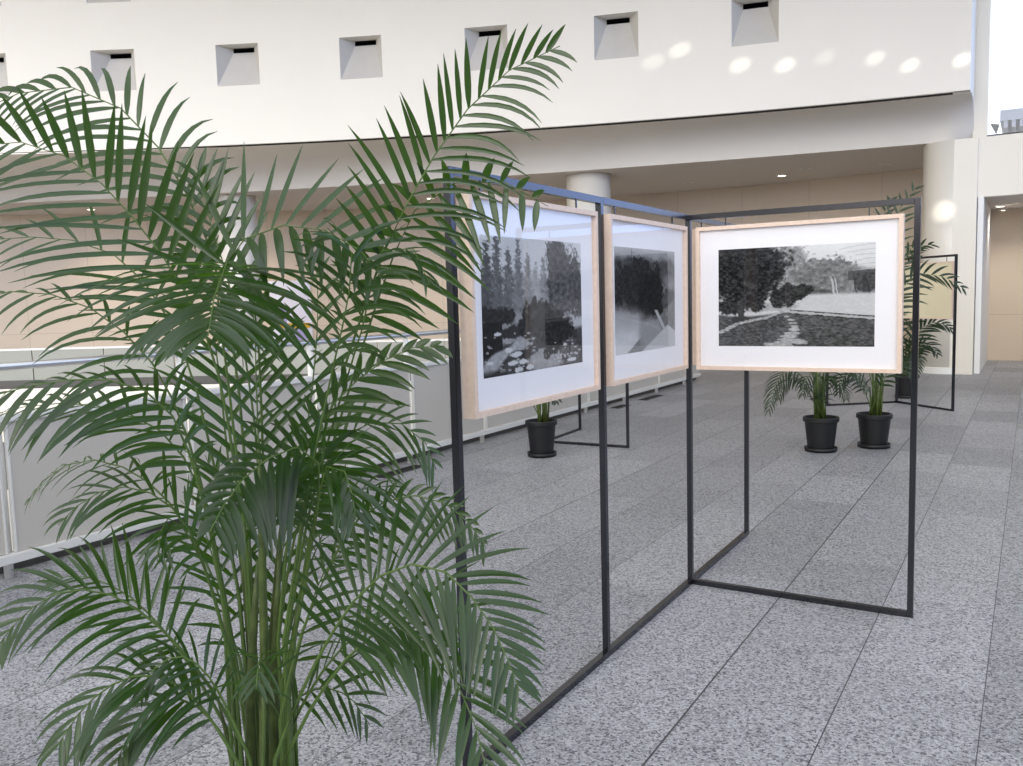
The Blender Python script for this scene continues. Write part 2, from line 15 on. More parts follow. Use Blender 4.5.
BACK_D=[([(-4.149,7.248,0.328),(-4.146,7.287,0.519),(-4.143,7.325,0.711),(-4.14,7.364,0.903),(-4.138,7.402,1.097),(-4.125,7.446,1.288),(-4.103,7.497,1.485),(-4.052,7.563,1.658),(-3.906,7.676,1.74)],0.4,0.253,14,0.5,5,0.7,0.0277,'lr',60,32),([(-4.158,7.243,0.328),(-4.185,7.261,0.501),(-4.213,7.279,0.674),(-4.24,7.297,0.848),(-4.265,7.316,1.023),(-4.295,7.332,1.198),(-4.343,7.338,1.377),(-4.417,7.327,1.54),(-4.555,7.254,1.513)],0.4,0.253,14,0.5,5,0.7,0.0277,'lr',60,32),([(-4.149,7.248,0.328),(-4.163,7.293,0.534),(-4.178,7.337,0.742),(-4.195,7.38,0.95),(-4.214,7.422,1.161),(-4.237,7.461,1.372),(-4.264,7.499,1.586),(-4.31,7.525,1.797),(-4.432,7.5,1.977)],0.4,0.254,14,0.5,5,0.7,0.0279,'lr',60,32),([(-4.132,7.258,0.327),(-4.115,7.262,0.398),(-4.099,7.265,0.469),(-4.082,7.269,0.538),(-4.062,7.274,0.606),(-4.027,7.289,0.675),(-3.981,7.303,0.68),(-3.946,7.302,0.609),(-3.939,7.283,0.541)],0.75,0.108,4,0.5,5,0.8,0.0274,'lr',60,32),([(-4.166,7.238,0.328),(-4.201,7.231,0.456),(-4.235,7.225,0.584),(-4.274,7.216,0.71),(-4.32,7.202,0.834),(-4.38,7.18,0.955),(-4.461,7.139,1.038),(-4.563,7.072,0.997),(-4.619,7.025,0.881)],0.4,0.234,12,0.5,5,0.7,0.0276,'lr',60,32),([(-4.132,7.258,0.327),(-4.112,7.301,0.458),(-4.093,7.342,0.59),(-4.07,7.386,0.721),(-4.04,7.434,0.85),(-3.995,7.49,0.98),(-3.924,7.558,1.061),(-3.818,7.63,0.999),(-3.771,7.658,0.864)],0.4,0.236,12,0.5,5,0.7,0.0277,'lr',60,32)]
CAM_AXES=[[0.854913, 0.518082, -0.026743], [-0.027691, 0.09705, 0.994894], [0.518032, -0.849807, 0.097316]]
CAM_H=1.566
FOCAL_PX=856.323

# ------------------------------------------------------------------ helpers
def tag(o, label=None, cat=None, group=None, kind=None):
    if label: o['label'] = label
    if cat: o['category'] = cat
    if group: o['group'] = group
    if kind: o['kind'] = kind
    return o

def thing(name, label, cat, loc=(0, 0, 0), group=None):
    o = bpy.data.objects.new(name, None)
    o.empty_display_size = 0.1
    COL.objects.link(o)
    o.location = loc
    return tag(o, label, cat, group)

def link(name, bm, mats, parent=None, smooth=False, bevel=0.0):
    """one mesh object; geometry is given in world space and moved into the parent's space"""
    me = bpy.data.meshes.new(name)
    if bevel:
        bmesh.ops.bevel(bm, geom=[e for e in bm.edges], offset=bevel, segments=2, profile=0.5, affect='EDGES')
    bmesh.ops.recalc_face_normals(bm, faces=bm.faces)
    bm.to_mesh(me); bm.free()
    for m in (mats if isinstance(mats, (list, tuple)) else [mats]):
        me.materials.append(m)
    if smooth:
        for p in me.polygons: p.use_smooth = True
    o = bpy.data.objects.new(name, me)
    COL.objects.link(o)
    if parent is not None:
        chain = Vector((0, 0, 0)); q = parent
        while q is not None:
            chain += Vector(q.location); q = q.parent
        me.transform(Matrix.Translation(-chain))
        o.parent = parent
    return o

def struct(name, bm, mats, smooth=False, bevel=0.0):
    o = link(name, bm, mats, None, smooth, bevel)
    o['kind'] = 'structure'
    return o

def add_box(bm, x0, x1, y0, y1, z0, z1, mi=0):
    v = [bm.verts.new(p) for p in ((x0,y0,z0),(x1,y0,z0),(x1,y1,z0),(x0,y1,z0),(x0,y0,z1),(x1,y0,z1),(x1,y1,z1),(x0,y1,z1))]
    fs = []
    for f in ((0,3,2,1),(4,5,6,7),(0,1,5,4),(1,2,6,5),(2,3,7,6),(3,0,4,7)):
        fc = bm.faces.new([v[i] for i in f]); fc.material_index = mi; fs.append(fc)
    return fs

def box(*a):
    bm = bmesh.new(); add_box(bm, *a); return bm

def add_bar(bm, p, q, w, d=None):
    """square bar from p to q; w across in plan, d the other way"""
    p, q = Vector(p), Vector(q); d = d or w
    t = (q - p).normalized()
    up = Vector((0, 0, 1)) if abs(t.z) < 0.9 else Vector((0, 1, 0))
    s = t.cross(up).normalized(); n = s.cross(t)
    v = []
    for c in (p, q):
        for a, b in ((-1,-1),(1,-1),(1,1),(-1,1)):
            v.append(bm.verts.new(c + s*a*w/2 + n*b*d/2))
    for f in ((0,1,2,3),(7,6,5,4),(0,4,5,1),(1,5,6,2),(2,6,7,3),(3,7,4,0)):
        bm.faces.new([v[i] for i in f])

def add_post(bm, x, y, z0, z1, w, ang=0.0):
    c, s = math.cos(ang)*w/2, math.sin(ang)*w/2
    pts = [(x-c+s, y-s-c), (x+c+s, y+s-c), (x+c-s, y+s+c), (x-c-s, y-s+c)]
    lo = [bm.verts.new((a, b, z0)) for a, b in pts]; hi = [bm.verts.new((a, b, z1)) for a, b in pts]
    bm.faces.new(lo[::-1]); bm.faces.new(hi)
    for i in range(4):
        bm.faces.new((lo[i], lo[(i+1) % 4], hi[(i+1) % 4], hi[i]))

def add_tube(bm, pts, radii, n=8, caps=True, mi=0):
    pts = [Vector(p) for p in pts]
    rings = []
    for i, p in enumerate(pts):
        t = (pts[min(i+1, len(pts)-1)] - pts[max(i-1, 0)]).normalized()
        up = Vector((0, 0, 1)) if abs(t.z) < 0.9 else Vector((0, 1, 0))
        s = t.cross(up).normalized(); u = s.cross(t)
        r = radii[i] if isinstance(radii, (list, tuple)) else radii
        rings.append([bm.verts.new(p + (s*math.cos(2*PI*k/n) + u*math.sin(2*PI*k/n))*r) for k in range(n)])
    for a, b in zip(rings, rings[1:]):
        for k in range(n):
            f = bm.faces.new((a[k], a[(k+1) % n], b[(k+1) % n], b[k])); f.material_index = mi; f.smooth = True
    if caps:
        bm.faces.new(rings[0][::-1]).material_index = mi; bm.faces.new(rings[-1]).material_index = mi

def add_lathe(bm, prof, cx, cy, n=40, mi=0):
    rings = []
    for r, z in prof:
        rings.append([bm.verts.new((cx + max(r, 1e-4)*math.cos(2*PI*k/n), cy + max(r, 1e-4)*math.sin(2*PI*k/n), z)) for k in range(n)])
    for a, b in zip(rings, rings[1:]):
        for k in range(n):
            f = bm.faces.new((a[k], a[(k+1) % n], b[(k+1) % n], b[k])); f.material_index = mi
    bm.faces.new(rings[0][::-1]); bm.faces.new(rings[-1])

# ------------------------------------------------------------------ materials
def lin(r, g, b):
    def c(x):
        x /= 255.0
        return x/12.92 if x <= 0.04045 else ((x+0.055)/1.055)**2.4
    return (c(r), c(g), c(b), 1.0)

def mat(name, rgb, rough=0.6, metal=0.0, spec=0.5, noise=0.0, nscale=8.0, bump=0.0, bscale=60.0):
    m = bpy.data.materials.new(name); m.use_nodes = True
    nt = m.node_tree; b = nt.nodes['Principled BSDF']
    b.inputs['Roughness'].default_value = rough
    b.inputs['Metallic'].default_value = metal
    b.inputs['Specular IOR Level'].default_value = spec
    col = lin(*rgb)
    tc = nt.nodes.new('ShaderNodeTexCoord')
    if noise:
        n = nt.nodes.new('ShaderNodeTexNoise'); n.inputs['Scale'].default_value = nscale; n.inputs['Detail'].default_value = 4
        nt.links.new(tc.outputs['Object'], n.inputs['Vector'])
        r = nt.nodes.new('ShaderNodeValToRGB')
        r.color_ramp.elements[0].position = 0.3; r.color_ramp.elements[1].position = 0.7
        r.color_ramp.elements[0].color = tuple(c*(1-noise) for c in col[:3]) + (1,)
        r.color_ramp.elements[1].color = tuple(min(1, c*(1+noise)) for c in col[:3]) + (1,)
        nt.links.new(n.outputs['Fac'], r.inputs['Fac']); nt.links.new(r.outputs['Color'], b.inputs['Base Color'])
    else:
        b.inputs['Base Color'].default_value = col
    if bump:
        n2 = nt.nodes.new('ShaderNodeTexNoise'); n2.inputs['Scale'].default_value = bscale
        nt.links.new(tc.outputs['Object'], n2.inputs['Vector'])
        bp = nt.nodes.new('ShaderNodeBump'); bp.inputs['Strength'].default_value = bump; bp.inputs['Distance'].default_value = 0.01
        nt.links.new(n2.outputs['Fac'], bp.inputs['Height']); nt.links.new(bp.outputs['Normal'], b.inputs['Normal'])
    return m

def granite():
    m = bpy.data.materials.new('granite_paving'); m.use_nodes = True
    nt = m.node_tree; N = nt.nodes.new; L = nt.links.new; b = nt.nodes['Principled BSDF']
    tc = N('ShaderNodeTexCoord')
    # slabs: long joints run along Y every 0.478 m
    sep = N('ShaderNodeSeparateXYZ'); L(tc.outputs['Object'], sep.inputs[0])
    ad = N('ShaderNodeMath'); ad.operation = 'ADD'; ad.inputs[1].default_value = 0.119 + 0.478*60; L(sep.outputs['X'], ad.inputs[0])
    ay = N('ShaderNodeMath'); ay.operation = 'ADD'; ay.inputs[1].default_value = 40.3; L(sep.outputs['Y'], ay.inputs[0])
    cmb = N('ShaderNodeCombineXYZ'); L(ay.outputs[0], cmb.inputs['X']); L(ad.outputs[0], cmb.inputs['Y'])
    br = N('ShaderNodeTexBrick'); L(cmb.outputs[0], br.inputs['Vector'])
    br.inputs['Scale'].default_value = 1.0
    br.inputs['Brick Width'].default_value = 0.956; br.inputs['Row Height'].default_value = 0.478
    br.inputs['Mortar Size'].default_value = 0.0006; br.inputs['Mortar Smooth'].default_value = 0.2
    br.inputs['Color1'].default_value = (0.76, 0.775, 0.81, 1); br.inputs['Color2'].default_value = (1.03, 1.045, 1.085, 1)
    br.inputs['Mortar'].default_value = (0.24, 0.24, 0.26, 1)
    vo = N('ShaderNodeTexVoronoi'); vo.inputs['Scale'].default_value = 125.0; L(tc.outputs['Object'], vo.inputs['Vector'])
    sv = N('ShaderNodeSeparateColor'); L(vo.outputs['Color'], sv.inputs[0])
    r = N('ShaderNodeValToRGB'); L(sv.outputs['Red'], r.inputs['Fac'])
    r.color_ramp.interpolation = 'CONSTANT'
    e = r.color_ramp.elements
    e[0].position = 0; e[0].color = (0.13, 0.13, 0.14, 1)
    e[1].position = 0.16; e[1].color = (0.29, 0.29, 0.30, 1)
    for pos, c in ((0.42, 0.40), (0.75, 0.52)):
        k = e.new(pos); k.color = (c, c, c*1.02, 1)
    n = N('ShaderNodeTexNoise'); n.inputs['Scale'].default_value = 260; n.inputs['Detail'].default_value = 2; L(tc.outputs['Object'], n.inputs['Vector'])
    nr = N('ShaderNodeMapRange'); nr.inputs['From Min'].default_value = 0.3; nr.inputs['From Max'].default_value = 0.7
    nr.inputs['To Min'].default_value = 0.72; nr.inputs['To Max'].default_value = 1.25; L(n.outputs['Fac'], nr.inputs['Value'])
    m1 = N('ShaderNodeMixRGB'); m1.blend_type = 'MULTIPLY'; m1.inputs['Fac'].default_value = 1
    L(r.outputs['Color'], m1.inputs[1]); L(br.outputs['Color'], m1.inputs[2])
    m2 = N('ShaderNodeMixRGB'); m2.blend_type = 'MULTIPLY'; m2.inputs['Fac'].default_value = 1
    L(m1.outputs[0], m2.inputs[1]); L(nr.outputs[0], m2.inputs[2])
    # open joints between the rows of slabs, wider and narrower by turns
    dv = N('ShaderNodeMath'); dv.operation = 'DIVIDE'; dv.inputs[1].default_value = 0.478; L(ad.outputs[0], dv.inputs[0])
    ro = N('ShaderNodeMath'); ro.operation = 'ROUND'; L(dv.outputs[0], ro.inputs[0])
    df = N('ShaderNodeMath'); df.operation = 'SUBTRACT'; L(dv.outputs[0], df.inputs[0]); L(ro.outputs[0], df.inputs[1])
    ab = N('ShaderNodeMath'); ab.operation = 'ABSOLUTE'; L(df.outputs[0], ab.inputs[0])
    wn = N('ShaderNodeTexWhiteNoise'); wn.noise_dimensions = '1D'; L(ro.outputs[0], wn.inputs['W'])
    wd = N('ShaderNodeMapRange'); wd.inputs['To Min'].default_value = 0.0035; wd.inputs['To Max'].default_value = 0.0085; L(wn.outputs['Value'], wd.inputs['Value'])
    lt = N('ShaderNodeMath'); lt.operation = 'LESS_THAN'; L(ab.outputs[0], lt.inputs[0]); L(wd.outputs[0], lt.inputs[1])
    m3 = N('ShaderNodeMixRGB'); m3.inputs[2].default_value = (0.055, 0.055, 0.06, 1)
    L(lt.outputs[0], m3.inputs['Fac']); L(m2.outputs[0], m3.inputs[1])
    L(m3.outputs[0], b.inputs['Base Color'])
    b.inputs['Roughness'].default_value = 0.48
    b.inputs['Specular IOR Level'].default_value = 0.35
    return m

def panelled(name, rgb, w, hgt, joint=0.012, rough=0.6, dark=0.7, tone=0.02):
    """wall clad in tall panels; coordinates come from the wall's own uv (metres)"""
    m = bpy.data.materials.new(name); m.use_nodes = True
    nt = m.node_tree; N = nt.nodes.new; L = nt.links.new; b = nt.nodes['Principled BSDF']
    uv = N('ShaderNodeUVMap'); uv.uv_map = 'UVMap'
    br = N('ShaderNodeTexBrick'); L(uv.outputs[0], br.inputs['Vector']); br.offset = 0.0
    br.inputs['Scale'].default_value = 1; br.inputs['Brick Width'].default_value = w; br.inputs['Row Height'].default_value = hgt
    br.inputs['Mortar Size'].default_value = joint; br.inputs['Mortar Smooth'].default_value = 0.1
    c = lin(*rgb)
    br.inputs['Color1'].default_value = tuple(x*(1-tone) for x in c[:3]) + (1,)
    br.inputs['Color2'].default_value = tuple(x*(1+tone) for x in c[:3]) + (1,)
    br.inputs['Mortar'].default_value = tuple(x*dark for x in c[:3]) + (1,)
    L(br.outputs['Color'], b.inputs['Base Color']); b.inputs['Roughness'].default_value = rough
    b.inputs['Specular IOR Level'].default_value = 0.3
    return m

def leaf_mat(name, top, trans, rough=0.36):
    m = bpy.data.materials.new(name); m.use_nodes = True
    nt = m.node_tree; N = nt.nodes.new; L = nt.links.new; b = nt.nodes['Principled BSDF']
    tc = N('ShaderNodeTexCoord'); n = N('ShaderNodeTexNoise'); n.inputs['Scale'].default_value = 9; n.inputs['Detail'].default_value = 3
    L(tc.outputs['Object'], n.inputs['Vector'])
    info = N('ShaderNodeObjectInfo')
    ad = N('ShaderNodeMath'); ad.operation = 'ADD'; L(n.outputs['Fac'], ad.inputs[0])
    mr = N('ShaderNodeMapRange'); mr.inputs['To Min'].default_value = -0.25; mr.inputs['To Max'].default_value = 0.25
    L(info.outputs['Random'], mr.inputs['Value']); L(mr.outputs[0], ad.inputs[1])
    r = N('ShaderNodeValToRGB'); L(ad.outputs[0], r.inputs['Fac'])
    c = lin(*top)
    r.color_ramp.elements[0].position = 0.2; r.color_ramp.elements[1].position = 0.8
    r.color_ramp.elements[0].color = (c[0]*0.62, c[1]*0.66, c[2]*0.72, 1)
    r.color_ramp.elements[1].color = (c[0]*1.5, c[1]*1.38, c[2]*1.15, 1)
    L(r.outputs['Color'], b.inputs['Base Color'])
    b.inputs['Roughness'].default_value = rough; b.inputs['Specular IOR Level'].default_value = 0.75
    t = N('ShaderNodeBsdfTranslucent'); t.inputs['Color'].default_value = lin(*trans)
    mx = N('ShaderNodeMixShader'); mx.inputs['Fac'].default_value = 0.38
    L(b.outputs[0], mx.inputs[1]); L(t.outputs[0], mx.inputs[2])
    L(mx.outputs[0], nt.nodes['Material Output'].inputs['Surface'])
    return m

def glass_mat(name, tint=(1, 1, 1), strength=1.0, rough=0.0):
    m = bpy.data.materials.new(name); m.use_nodes = True
    nt = m.node_tree; N = nt.nodes.new; L = nt.links.new
    nt.nodes.remove(nt.nodes['Principled BSDF'])
    tr = N('ShaderNodeBsdfTransparent'); tr.inputs['Color'].default_value = (*tint, 1)
    gl = N('ShaderNodeBsdfGlossy'); gl.inputs['Roughness'].default_value = rough
    lw = N('ShaderNodeLayerWeight'); lw.inputs['Blend'].default_value = 0.5
    pw = N('ShaderNodeMath'); pw.operation = 'POWER'; pw.inputs[1].default_value = 5.0; L(lw.outputs['Facing'], pw.inputs[0])
    ml = N('ShaderNodeMath'); ml.operation = 'MULTIPLY_ADD'; ml.inputs[1].default_value = 0.96*strength; ml.inputs[2].default_value = 0.04*strength; L(pw.outputs[0], ml.inputs[0])
    mx = N('ShaderNodeMixShader'); L(ml.outputs[0], mx.inputs['Fac']); L(tr.outputs[0], mx.inputs[1]); L(gl.outputs[0], mx.inputs[2])
    L(mx.outputs[0], nt.nodes['Material Output'].inputs['Surface'])
    return m

def emit_mat(name, rgb, s):
    m = bpy.data.materials.new(name); m.use_nodes = True
    b = m.node_tree.nodes['Principled BSDF']
    b.inputs['Emission Color'].default_value = lin(*rgb); b.inputs['Emission Strength'].default_value = s
    return m

def print_mat(name):
    m = bpy.data.materials.new(name); m.use_nodes = True
    nt = m.node_tree; b = nt.nodes['Principled BSDF']
    a = nt.nodes.new('ShaderNodeVertexColor'); a.layer_name = 'tone'
    nt.links.new(a.outputs['Color'], b.inputs['Base Color'])
    b.inputs['Roughness'].default_value = 0.75; b.inputs['Specular IOR Level'].default_value = 0.1
    return m

def wood_mat():
    m = bpy.data.materials.new('pale_maple'); m.use_nodes = True
    nt = m.node_tree; N = nt.nodes.new; L = nt.links.new; b = nt.nodes['Principled BSDF']
    tc = N('ShaderNodeTexCoord'); mp = N('ShaderNodeMapping'); mp.inputs['Scale'].default_value = (14, 14, 14)
    L(tc.outputs['Object'], mp.inputs[0])
    n = N('ShaderNodeTexNoise'); n.inputs['Scale'].default_value = 3; n.inputs['Detail'].default_value = 6; L(mp.outputs[0], n.inputs['Vector'])
    r = N('ShaderNodeValToRGB'); L(n.outputs['Fac'], r.inputs['Fac'])
    r.color_ramp.elements[0].position = .3; r.color_ramp.elements[1].position = .7
    r.color_ramp.elements[0].color = lin(224, 198, 178); r.color_ramp.elements[1].color = lin(234, 211, 193)
    L(r.outputs['Color'], b.inputs['Base Color']); b.inputs['Roughness'].default_value = 0.5
    return m

M = {}
M['granite'] = granite()
M['cream'] = mat('cream_paint', (240, 234, 221), 0.42, noise=0.015, nscale=0.7)
M['cream_matt'] = mat('cream_matt_paint', (226, 219, 208), 0.8, noise=0.02, nscale=0.8)
M['white'] = mat('white_paint', (238, 237, 234), 0.4)
M['column'] = mat('white_column_cladding', (236, 230, 218), 0.3, noise=0.012, nscale=1.2)
M['ceiling'] = mat('ceiling_paint', (214, 205, 194), 0.85)
M['niche'] = mat('niche_shade_grey', (212, 208, 200), 0.7, noise=0.03, nscale=3)  # greyer than the gallery front, shade of the recesses put into the colour
M['void'] = mat('recess_shade_black', (12, 12, 12), 0.9)  # black painted into slots and gaps in place of deep shade
M['beige_wall'] = panelled('beige_wall_panels', (217, 200, 178), 1.62, 3.22, 0.006, 0.6, 0.72)
M['black_metal'] = mat('black_satin_metal', (76, 76, 81), 0.2, 0.95, spec=0.6)
M['maple'] = wood_mat()
M['mat_board'] = mat('white_mat_board', (243, 241, 243), 0.85)
M['backing'] = mat('cream_backing_board', (226, 216, 186), 0.8, noise=0.03, nscale=3)
M['print'] = print_mat('silver_print')
M['glass'] = glass_mat('picture_glass')
M['window_glass'] = glass_mat('window_glass', (0.97, 0.99, 1.0), 0.6)
M['steel'] = mat('brushed_steel', (205, 206, 208), 0.28, 0.9)
M['rail_white'] = mat('white_powder_coat', (226, 224, 218), 0.45)
M['rail_panel'] = mat('grey_beige_panel', (198, 192, 182), 0.4, noise=0.012, nscale=1.5)
M['far_panel'] = mat('grey_green_glass_panel', (150, 152, 144), 0.25, noise=0.03, nscale=0.8)
M['dark_base'] = mat('dark_grey_base', (84, 82, 78), 0.6)
M['leaf'] = leaf_mat('palm_leaf', (25, 52, 23), (98, 148, 24), 0.30)
M['leaf_far'] = leaf_mat('palm_leaf_dark', (30, 52, 29), (50, 80, 32), 0.45)
M['rachis'] = mat('palm_rachis', (82, 106, 46), 0.45, noise=0.12, nscale=18)
M['cane'] = mat('palm_cane', (76, 90, 40), 0.5, noise=0.38, nscale=22)
M['pot'] = mat('black_plastic_pot', (17, 18, 20), 0.5)
M['soil'] = mat('potting_soil', (58, 45, 34), 0.95, noise=0.4, nscale=60, bump=0.8)
M['lamp'] = emit_mat('downlight_lamp', (255, 246, 228), 5.0)
M['lamp_off'] = mat('downlight_unlit', (196, 188, 178), 0.4)
M['vent_metal'] = mat('floor_grille_metal', (48, 48, 50), 0.5, 0.3)
M['grey_wall'] = mat('grey_wall_paint', (120, 118, 116), 0.8)
M['outside'] = mat('grey_concrete_outside', (206, 210, 222), 0.9)
M['poster'] = mat('poster_white', (232, 230, 240), 0.6)
M['lilac'] = mat('poster_lilac', (172, 160, 206), 0.6)
M['yellow'] = mat('poster_yellow', (222, 178, 40), 0.6)

# ------------------------------------------------------------------ plan curves
def y_fascia(x): return -0.01352669*x*x + 0.1306413*x + 16.4329
def y_beam(x): return -0.00789201*x*x + 0.127688*x + 17.7328
def y_wall(x): return -0.0255045*x*x - 0.281558*x + 20.5621 if x < -5.52 else 21.34 - 0.10*(x+5.52)
DECK_X = -5.33
def frange(a, b, n): return [a + (b-a)*i/n for i in range(n+1)]

# ------------------------------------------------------------------ floor
bm = bmesh.new()
def quad(bm, pts, mi=0):
    f = bm.faces.new([bm.verts.new(p) for p in pts]); f.material_index = mi; return f
xs = frange(-30, DECK_X, 40)
for a, b in zip(xs, xs[1:]):
    quad(bm, [(a, y_fascia(a)-.1, 0), (b, y_fascia(b)-.1, 0), (b, y_wall(b)+.3, 0), (a, y_wall(a)+.3, 0)])
quad(bm, [(DECK_X, -8, 0), (12, -8, 0), (12, 24, 0), (DECK_X, 24, 0)])
quad(bm, [(DECK_X, -8, 0), (DECK_X, 15.3, 0), (DECK_X, 15.3, -.5), (DECK_X, -8, -.5)])
struct('floor', bm, M['granite'])

# slab edge below the far balustrade
bm = bmesh.new()
xs = frange(-30, DECK_X, 50)
for a, b in zip(xs, xs[1:]):
    quad(bm, [(a, y_fascia(a)-.1, 0.0), (b, y_fascia(b)-.1, 0.0), (b, y_fascia(b)-.1, -1.1), (a, y_fascia(a)-.1, -1.1)])
    quad(bm, [(a, y_fascia(a)-.1, -1.1), (b, y_fascia(b)-.1, -1.1), (b, y_fascia(b)+1.5, -1.1), (a, y_fascia(a)+1.5, -1.1)])
struct('trim_1', bm, M['cream'])
# bottom of the atrium, one storey down
struct('floor_lower', box(-30, DECK_X, -8, 17, -4.6, -4.5), M['cream_matt'])

# ------------------------------------------------------------------ back wall under the gallery
bm = bmesh.new(); uvl = bm.loops.layers.uv.new('UVMap')
xs = frange(-30, 4, 68); s = 0.0
for a, b in zip(xs, xs[1:]):
    ds = math.hypot(b-a, y_wall(b)-y_wall(a))
    f = quad(bm, [(a, y_wall(a), 0), (b, y_wall(b), 0), (b, y_wall(b), 4.25), (a, y_wall(a), 4.25)])
    for lp, c in zip(f.loops, ((s, 2.25), (s+ds, 2.25), (s+ds, 6.5), (s, 6.5))): lp[uvl].uv = c
    s += ds
def wall_material():
    # panels above a 0.97 m dado joint
    return M['beige_wall']
struct('wall_back', bm, wall_material())

# ------------------------------------------------------------------ gallery soffit and curved beam
bm = bmesh.new()
xs = frange(-30, -0.80, 60)
for a, b in zip(xs, xs[1:]):
    quad(bm, [(a, y_beam(a), 4.17), (b, y_beam(b), 4.17), (b, y_wall(b)+.05, 4.17), (a, y_wall(a)+.05, 4.17)])
struct('ceiling', bm, M['ceiling'])

bm = bmesh.new()
def cove(x):
    yf, yb = y_fascia(x), y_beam(x); d = yb - yf - .25
    return [(x, yf+.25+d*t, z) for t, z in ((0, 4.78), (.35, 4.765), (.62, 4.70), (.82, 4.57), (.94, 4.40), (1.0, 4.17))]
xs = frange(-30, -0.98, 60)
for a, b in zip(xs, xs[1:]):
    A, B = cove(a), cove(b)
    for i in range(5): quad(bm, [A[i], B[i], B[i+1], A[i+1]])
cp = cove(-0.98)
bm.faces.new([bm.verts.new(p) for p in cp + [(-0.98, cp[-1][1]+.05, 4.17), (-0.98, cp[-1][1]+.05, 4.8), (-0.98, cp[0][1], 4.8)]])
bmesh.ops.remove_doubles(bm, verts=bm.verts, dist=1e-4)
struct('trim_2', bm, M['cream_matt'])
for p in bpy.data.objects['trim_2'].data.polygons: p.use_smooth = len(p.vertices) == 4

# ------------------------------------------------------------------ curved gallery front with splayed square niches
bm = bmesh.new()
NW = 0.775
n_left = [-20.65, -18.42, -16.18, -13.94, -11.68, -9.38, -7.06, -4.70]
edges = sorted([-30, -26, -23.5] + n_left + [x+NW for x in n_left] + [-0.98])
cols = []
for a, b in zip(edges, edges[1:]):
    k = 2 if any(abs(a-x) < 1e-6 for x in n_left) else max(1, int((b-a)/0.5))
    k = 1 if any(abs(a-x) < 1e-6 for x in n_left) else k
    cols += [(a+(b-a)*i/k, a+(b-a)*(i+1)/k) for i in range(k)]
rows = [4.78, 5.92, 6.715, 7.62, 8.42, 9.6]
for a, b in cols:
    nich = any(abs(a-x) < 1e-6 for x in n_left)
    for i in range(5):
        if nich and i in (1, 3):
            z0, z1 = rows[i], rows[i+1]
            pa, pb = Vector((a, y_fascia(a), 0)), Vector((b, y_fascia(b), 0))
            t = (pb-pa).normalized(); nrm = Vector((-t.y, t.x, 0)); mid = (pa+pb)/2
            o = [Vector((pa.x, pa.y, z0)), Vector((pb.x, pb.y, z0)), Vector((pb.x, pb.y, z1)), Vector((pa.x, pa.y, z1))]
            ic = mid + nrm*0.36
            zi0, zi1 = z1-0.075, z1+0.018
            q = [Vector((ic.x-t.x*.215, ic.y-t.y*.215, zi0)), Vector((ic.x+t.x*.215, ic.y+t.y*.215, zi0)),
                 Vector((ic.x+t.x*.215, ic.y+t.y*.215, zi1)), Vector((ic.x-t.x*.215, ic.y-t.y*.215, zi1))]
            for j in range(4):
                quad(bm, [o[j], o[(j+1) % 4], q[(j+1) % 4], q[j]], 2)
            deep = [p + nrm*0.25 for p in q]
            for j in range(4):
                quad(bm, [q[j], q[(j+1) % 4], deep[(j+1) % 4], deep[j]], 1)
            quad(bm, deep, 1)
        else:
            quad(bm, [(a, y_fascia(a), rows[i]), (b, y_fascia(b), rows[i]), (b, y_fascia(b), rows[i+1]), (a, y_fascia(a), rows[i+1])])
    # bottom lip, then a gap coloured black inside to stand for its shade
    quad(bm, [(a, y_fascia(a), 4.78), (b, y_fascia(b), 4.78), (b, y_fascia(b)+.07, 4.78), (a, y_fascia(a)+.07, 4.78)])
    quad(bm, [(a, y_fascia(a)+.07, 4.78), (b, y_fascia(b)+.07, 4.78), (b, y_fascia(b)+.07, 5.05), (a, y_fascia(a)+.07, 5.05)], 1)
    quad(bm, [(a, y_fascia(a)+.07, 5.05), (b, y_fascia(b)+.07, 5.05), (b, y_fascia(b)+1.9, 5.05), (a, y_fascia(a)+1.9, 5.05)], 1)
    quad(bm, [(a, y_fascia(a), 9.6), (b, y_fascia(b), 9.6), (b, y_fascia(b)+1.5, 9.6), (a, y_fascia(a)+1.5, 9.6)])
e = -0.98
quad(bm, [(e, y_fascia(e), 4.78), (e, 17.5, 4.78), (e, 17.5, 9.6), (e, y_fascia(e), 9.6)])
quad(bm, [(e, y_fascia(e), 4.78), (e, 17.5, 4.78), (e-.26, 17.5, 4.78), (e-.26, y_fascia(e-.26), 4.78)])
bmesh.ops.remove_doubles(bm, verts=bm.verts, dist=1e-4)
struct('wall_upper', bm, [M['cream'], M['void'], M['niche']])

# ------------------------------------------------------------------ right-hand end: pier, lintel, window, doorway, corridor
struct('wall_right_pier', box(-1.0, -0.775, 17.56, 17.80, 4.17, 9.6), M['cream'])
bm = bmesh.new()
add_box(bm, -0.90, 3.6, 17.55, 17.75, 3.15, 4.19)
add_box(bm, 1.55, 3.6, 17.55, 17.75, 0, 3.15)
struct('wall_end', bm, M['cream'])
bm = bmesh.new()
add_box(bm, -0.82, 3.6, 17.76, 21.6, 3.15, 3.2)
struct('ceiling_corridor', bm, M['ceiling'])
struct('trim_3', box(-0.96, -0.80, 17.76, 21.2, 0, 3.15), M['white'])
# white door lining with a bright metal edge
bm = bmesh.new()
add_box(bm, -0.885, -0.79, 17.50, 17.80, 0, 3.15)
add_box(bm, 1.47, 1.555, 17.50, 17.80, 0, 3.15)
struct('door_1', bm, M['white'], bevel=0.008)
wn = thing('window_1', None, None, (1.4, 17.6, 4.19)); wn['kind'] = 'structure'
bm = bmesh.new()
add_box(bm, -0.775, 3.6, 17.56, 17.68, 4.19, 4.215)
for x in (1.5, 3.56): add_box(bm, x, x+.04, 17.56, 17.66, 4.215, 9.6)
link('window_frame', bm, M['dark_base'], wn)
link('pane', box(-0.775, 3.6, 17.605, 17.615, 4.215, 9.6), M['window_glass'], wn)

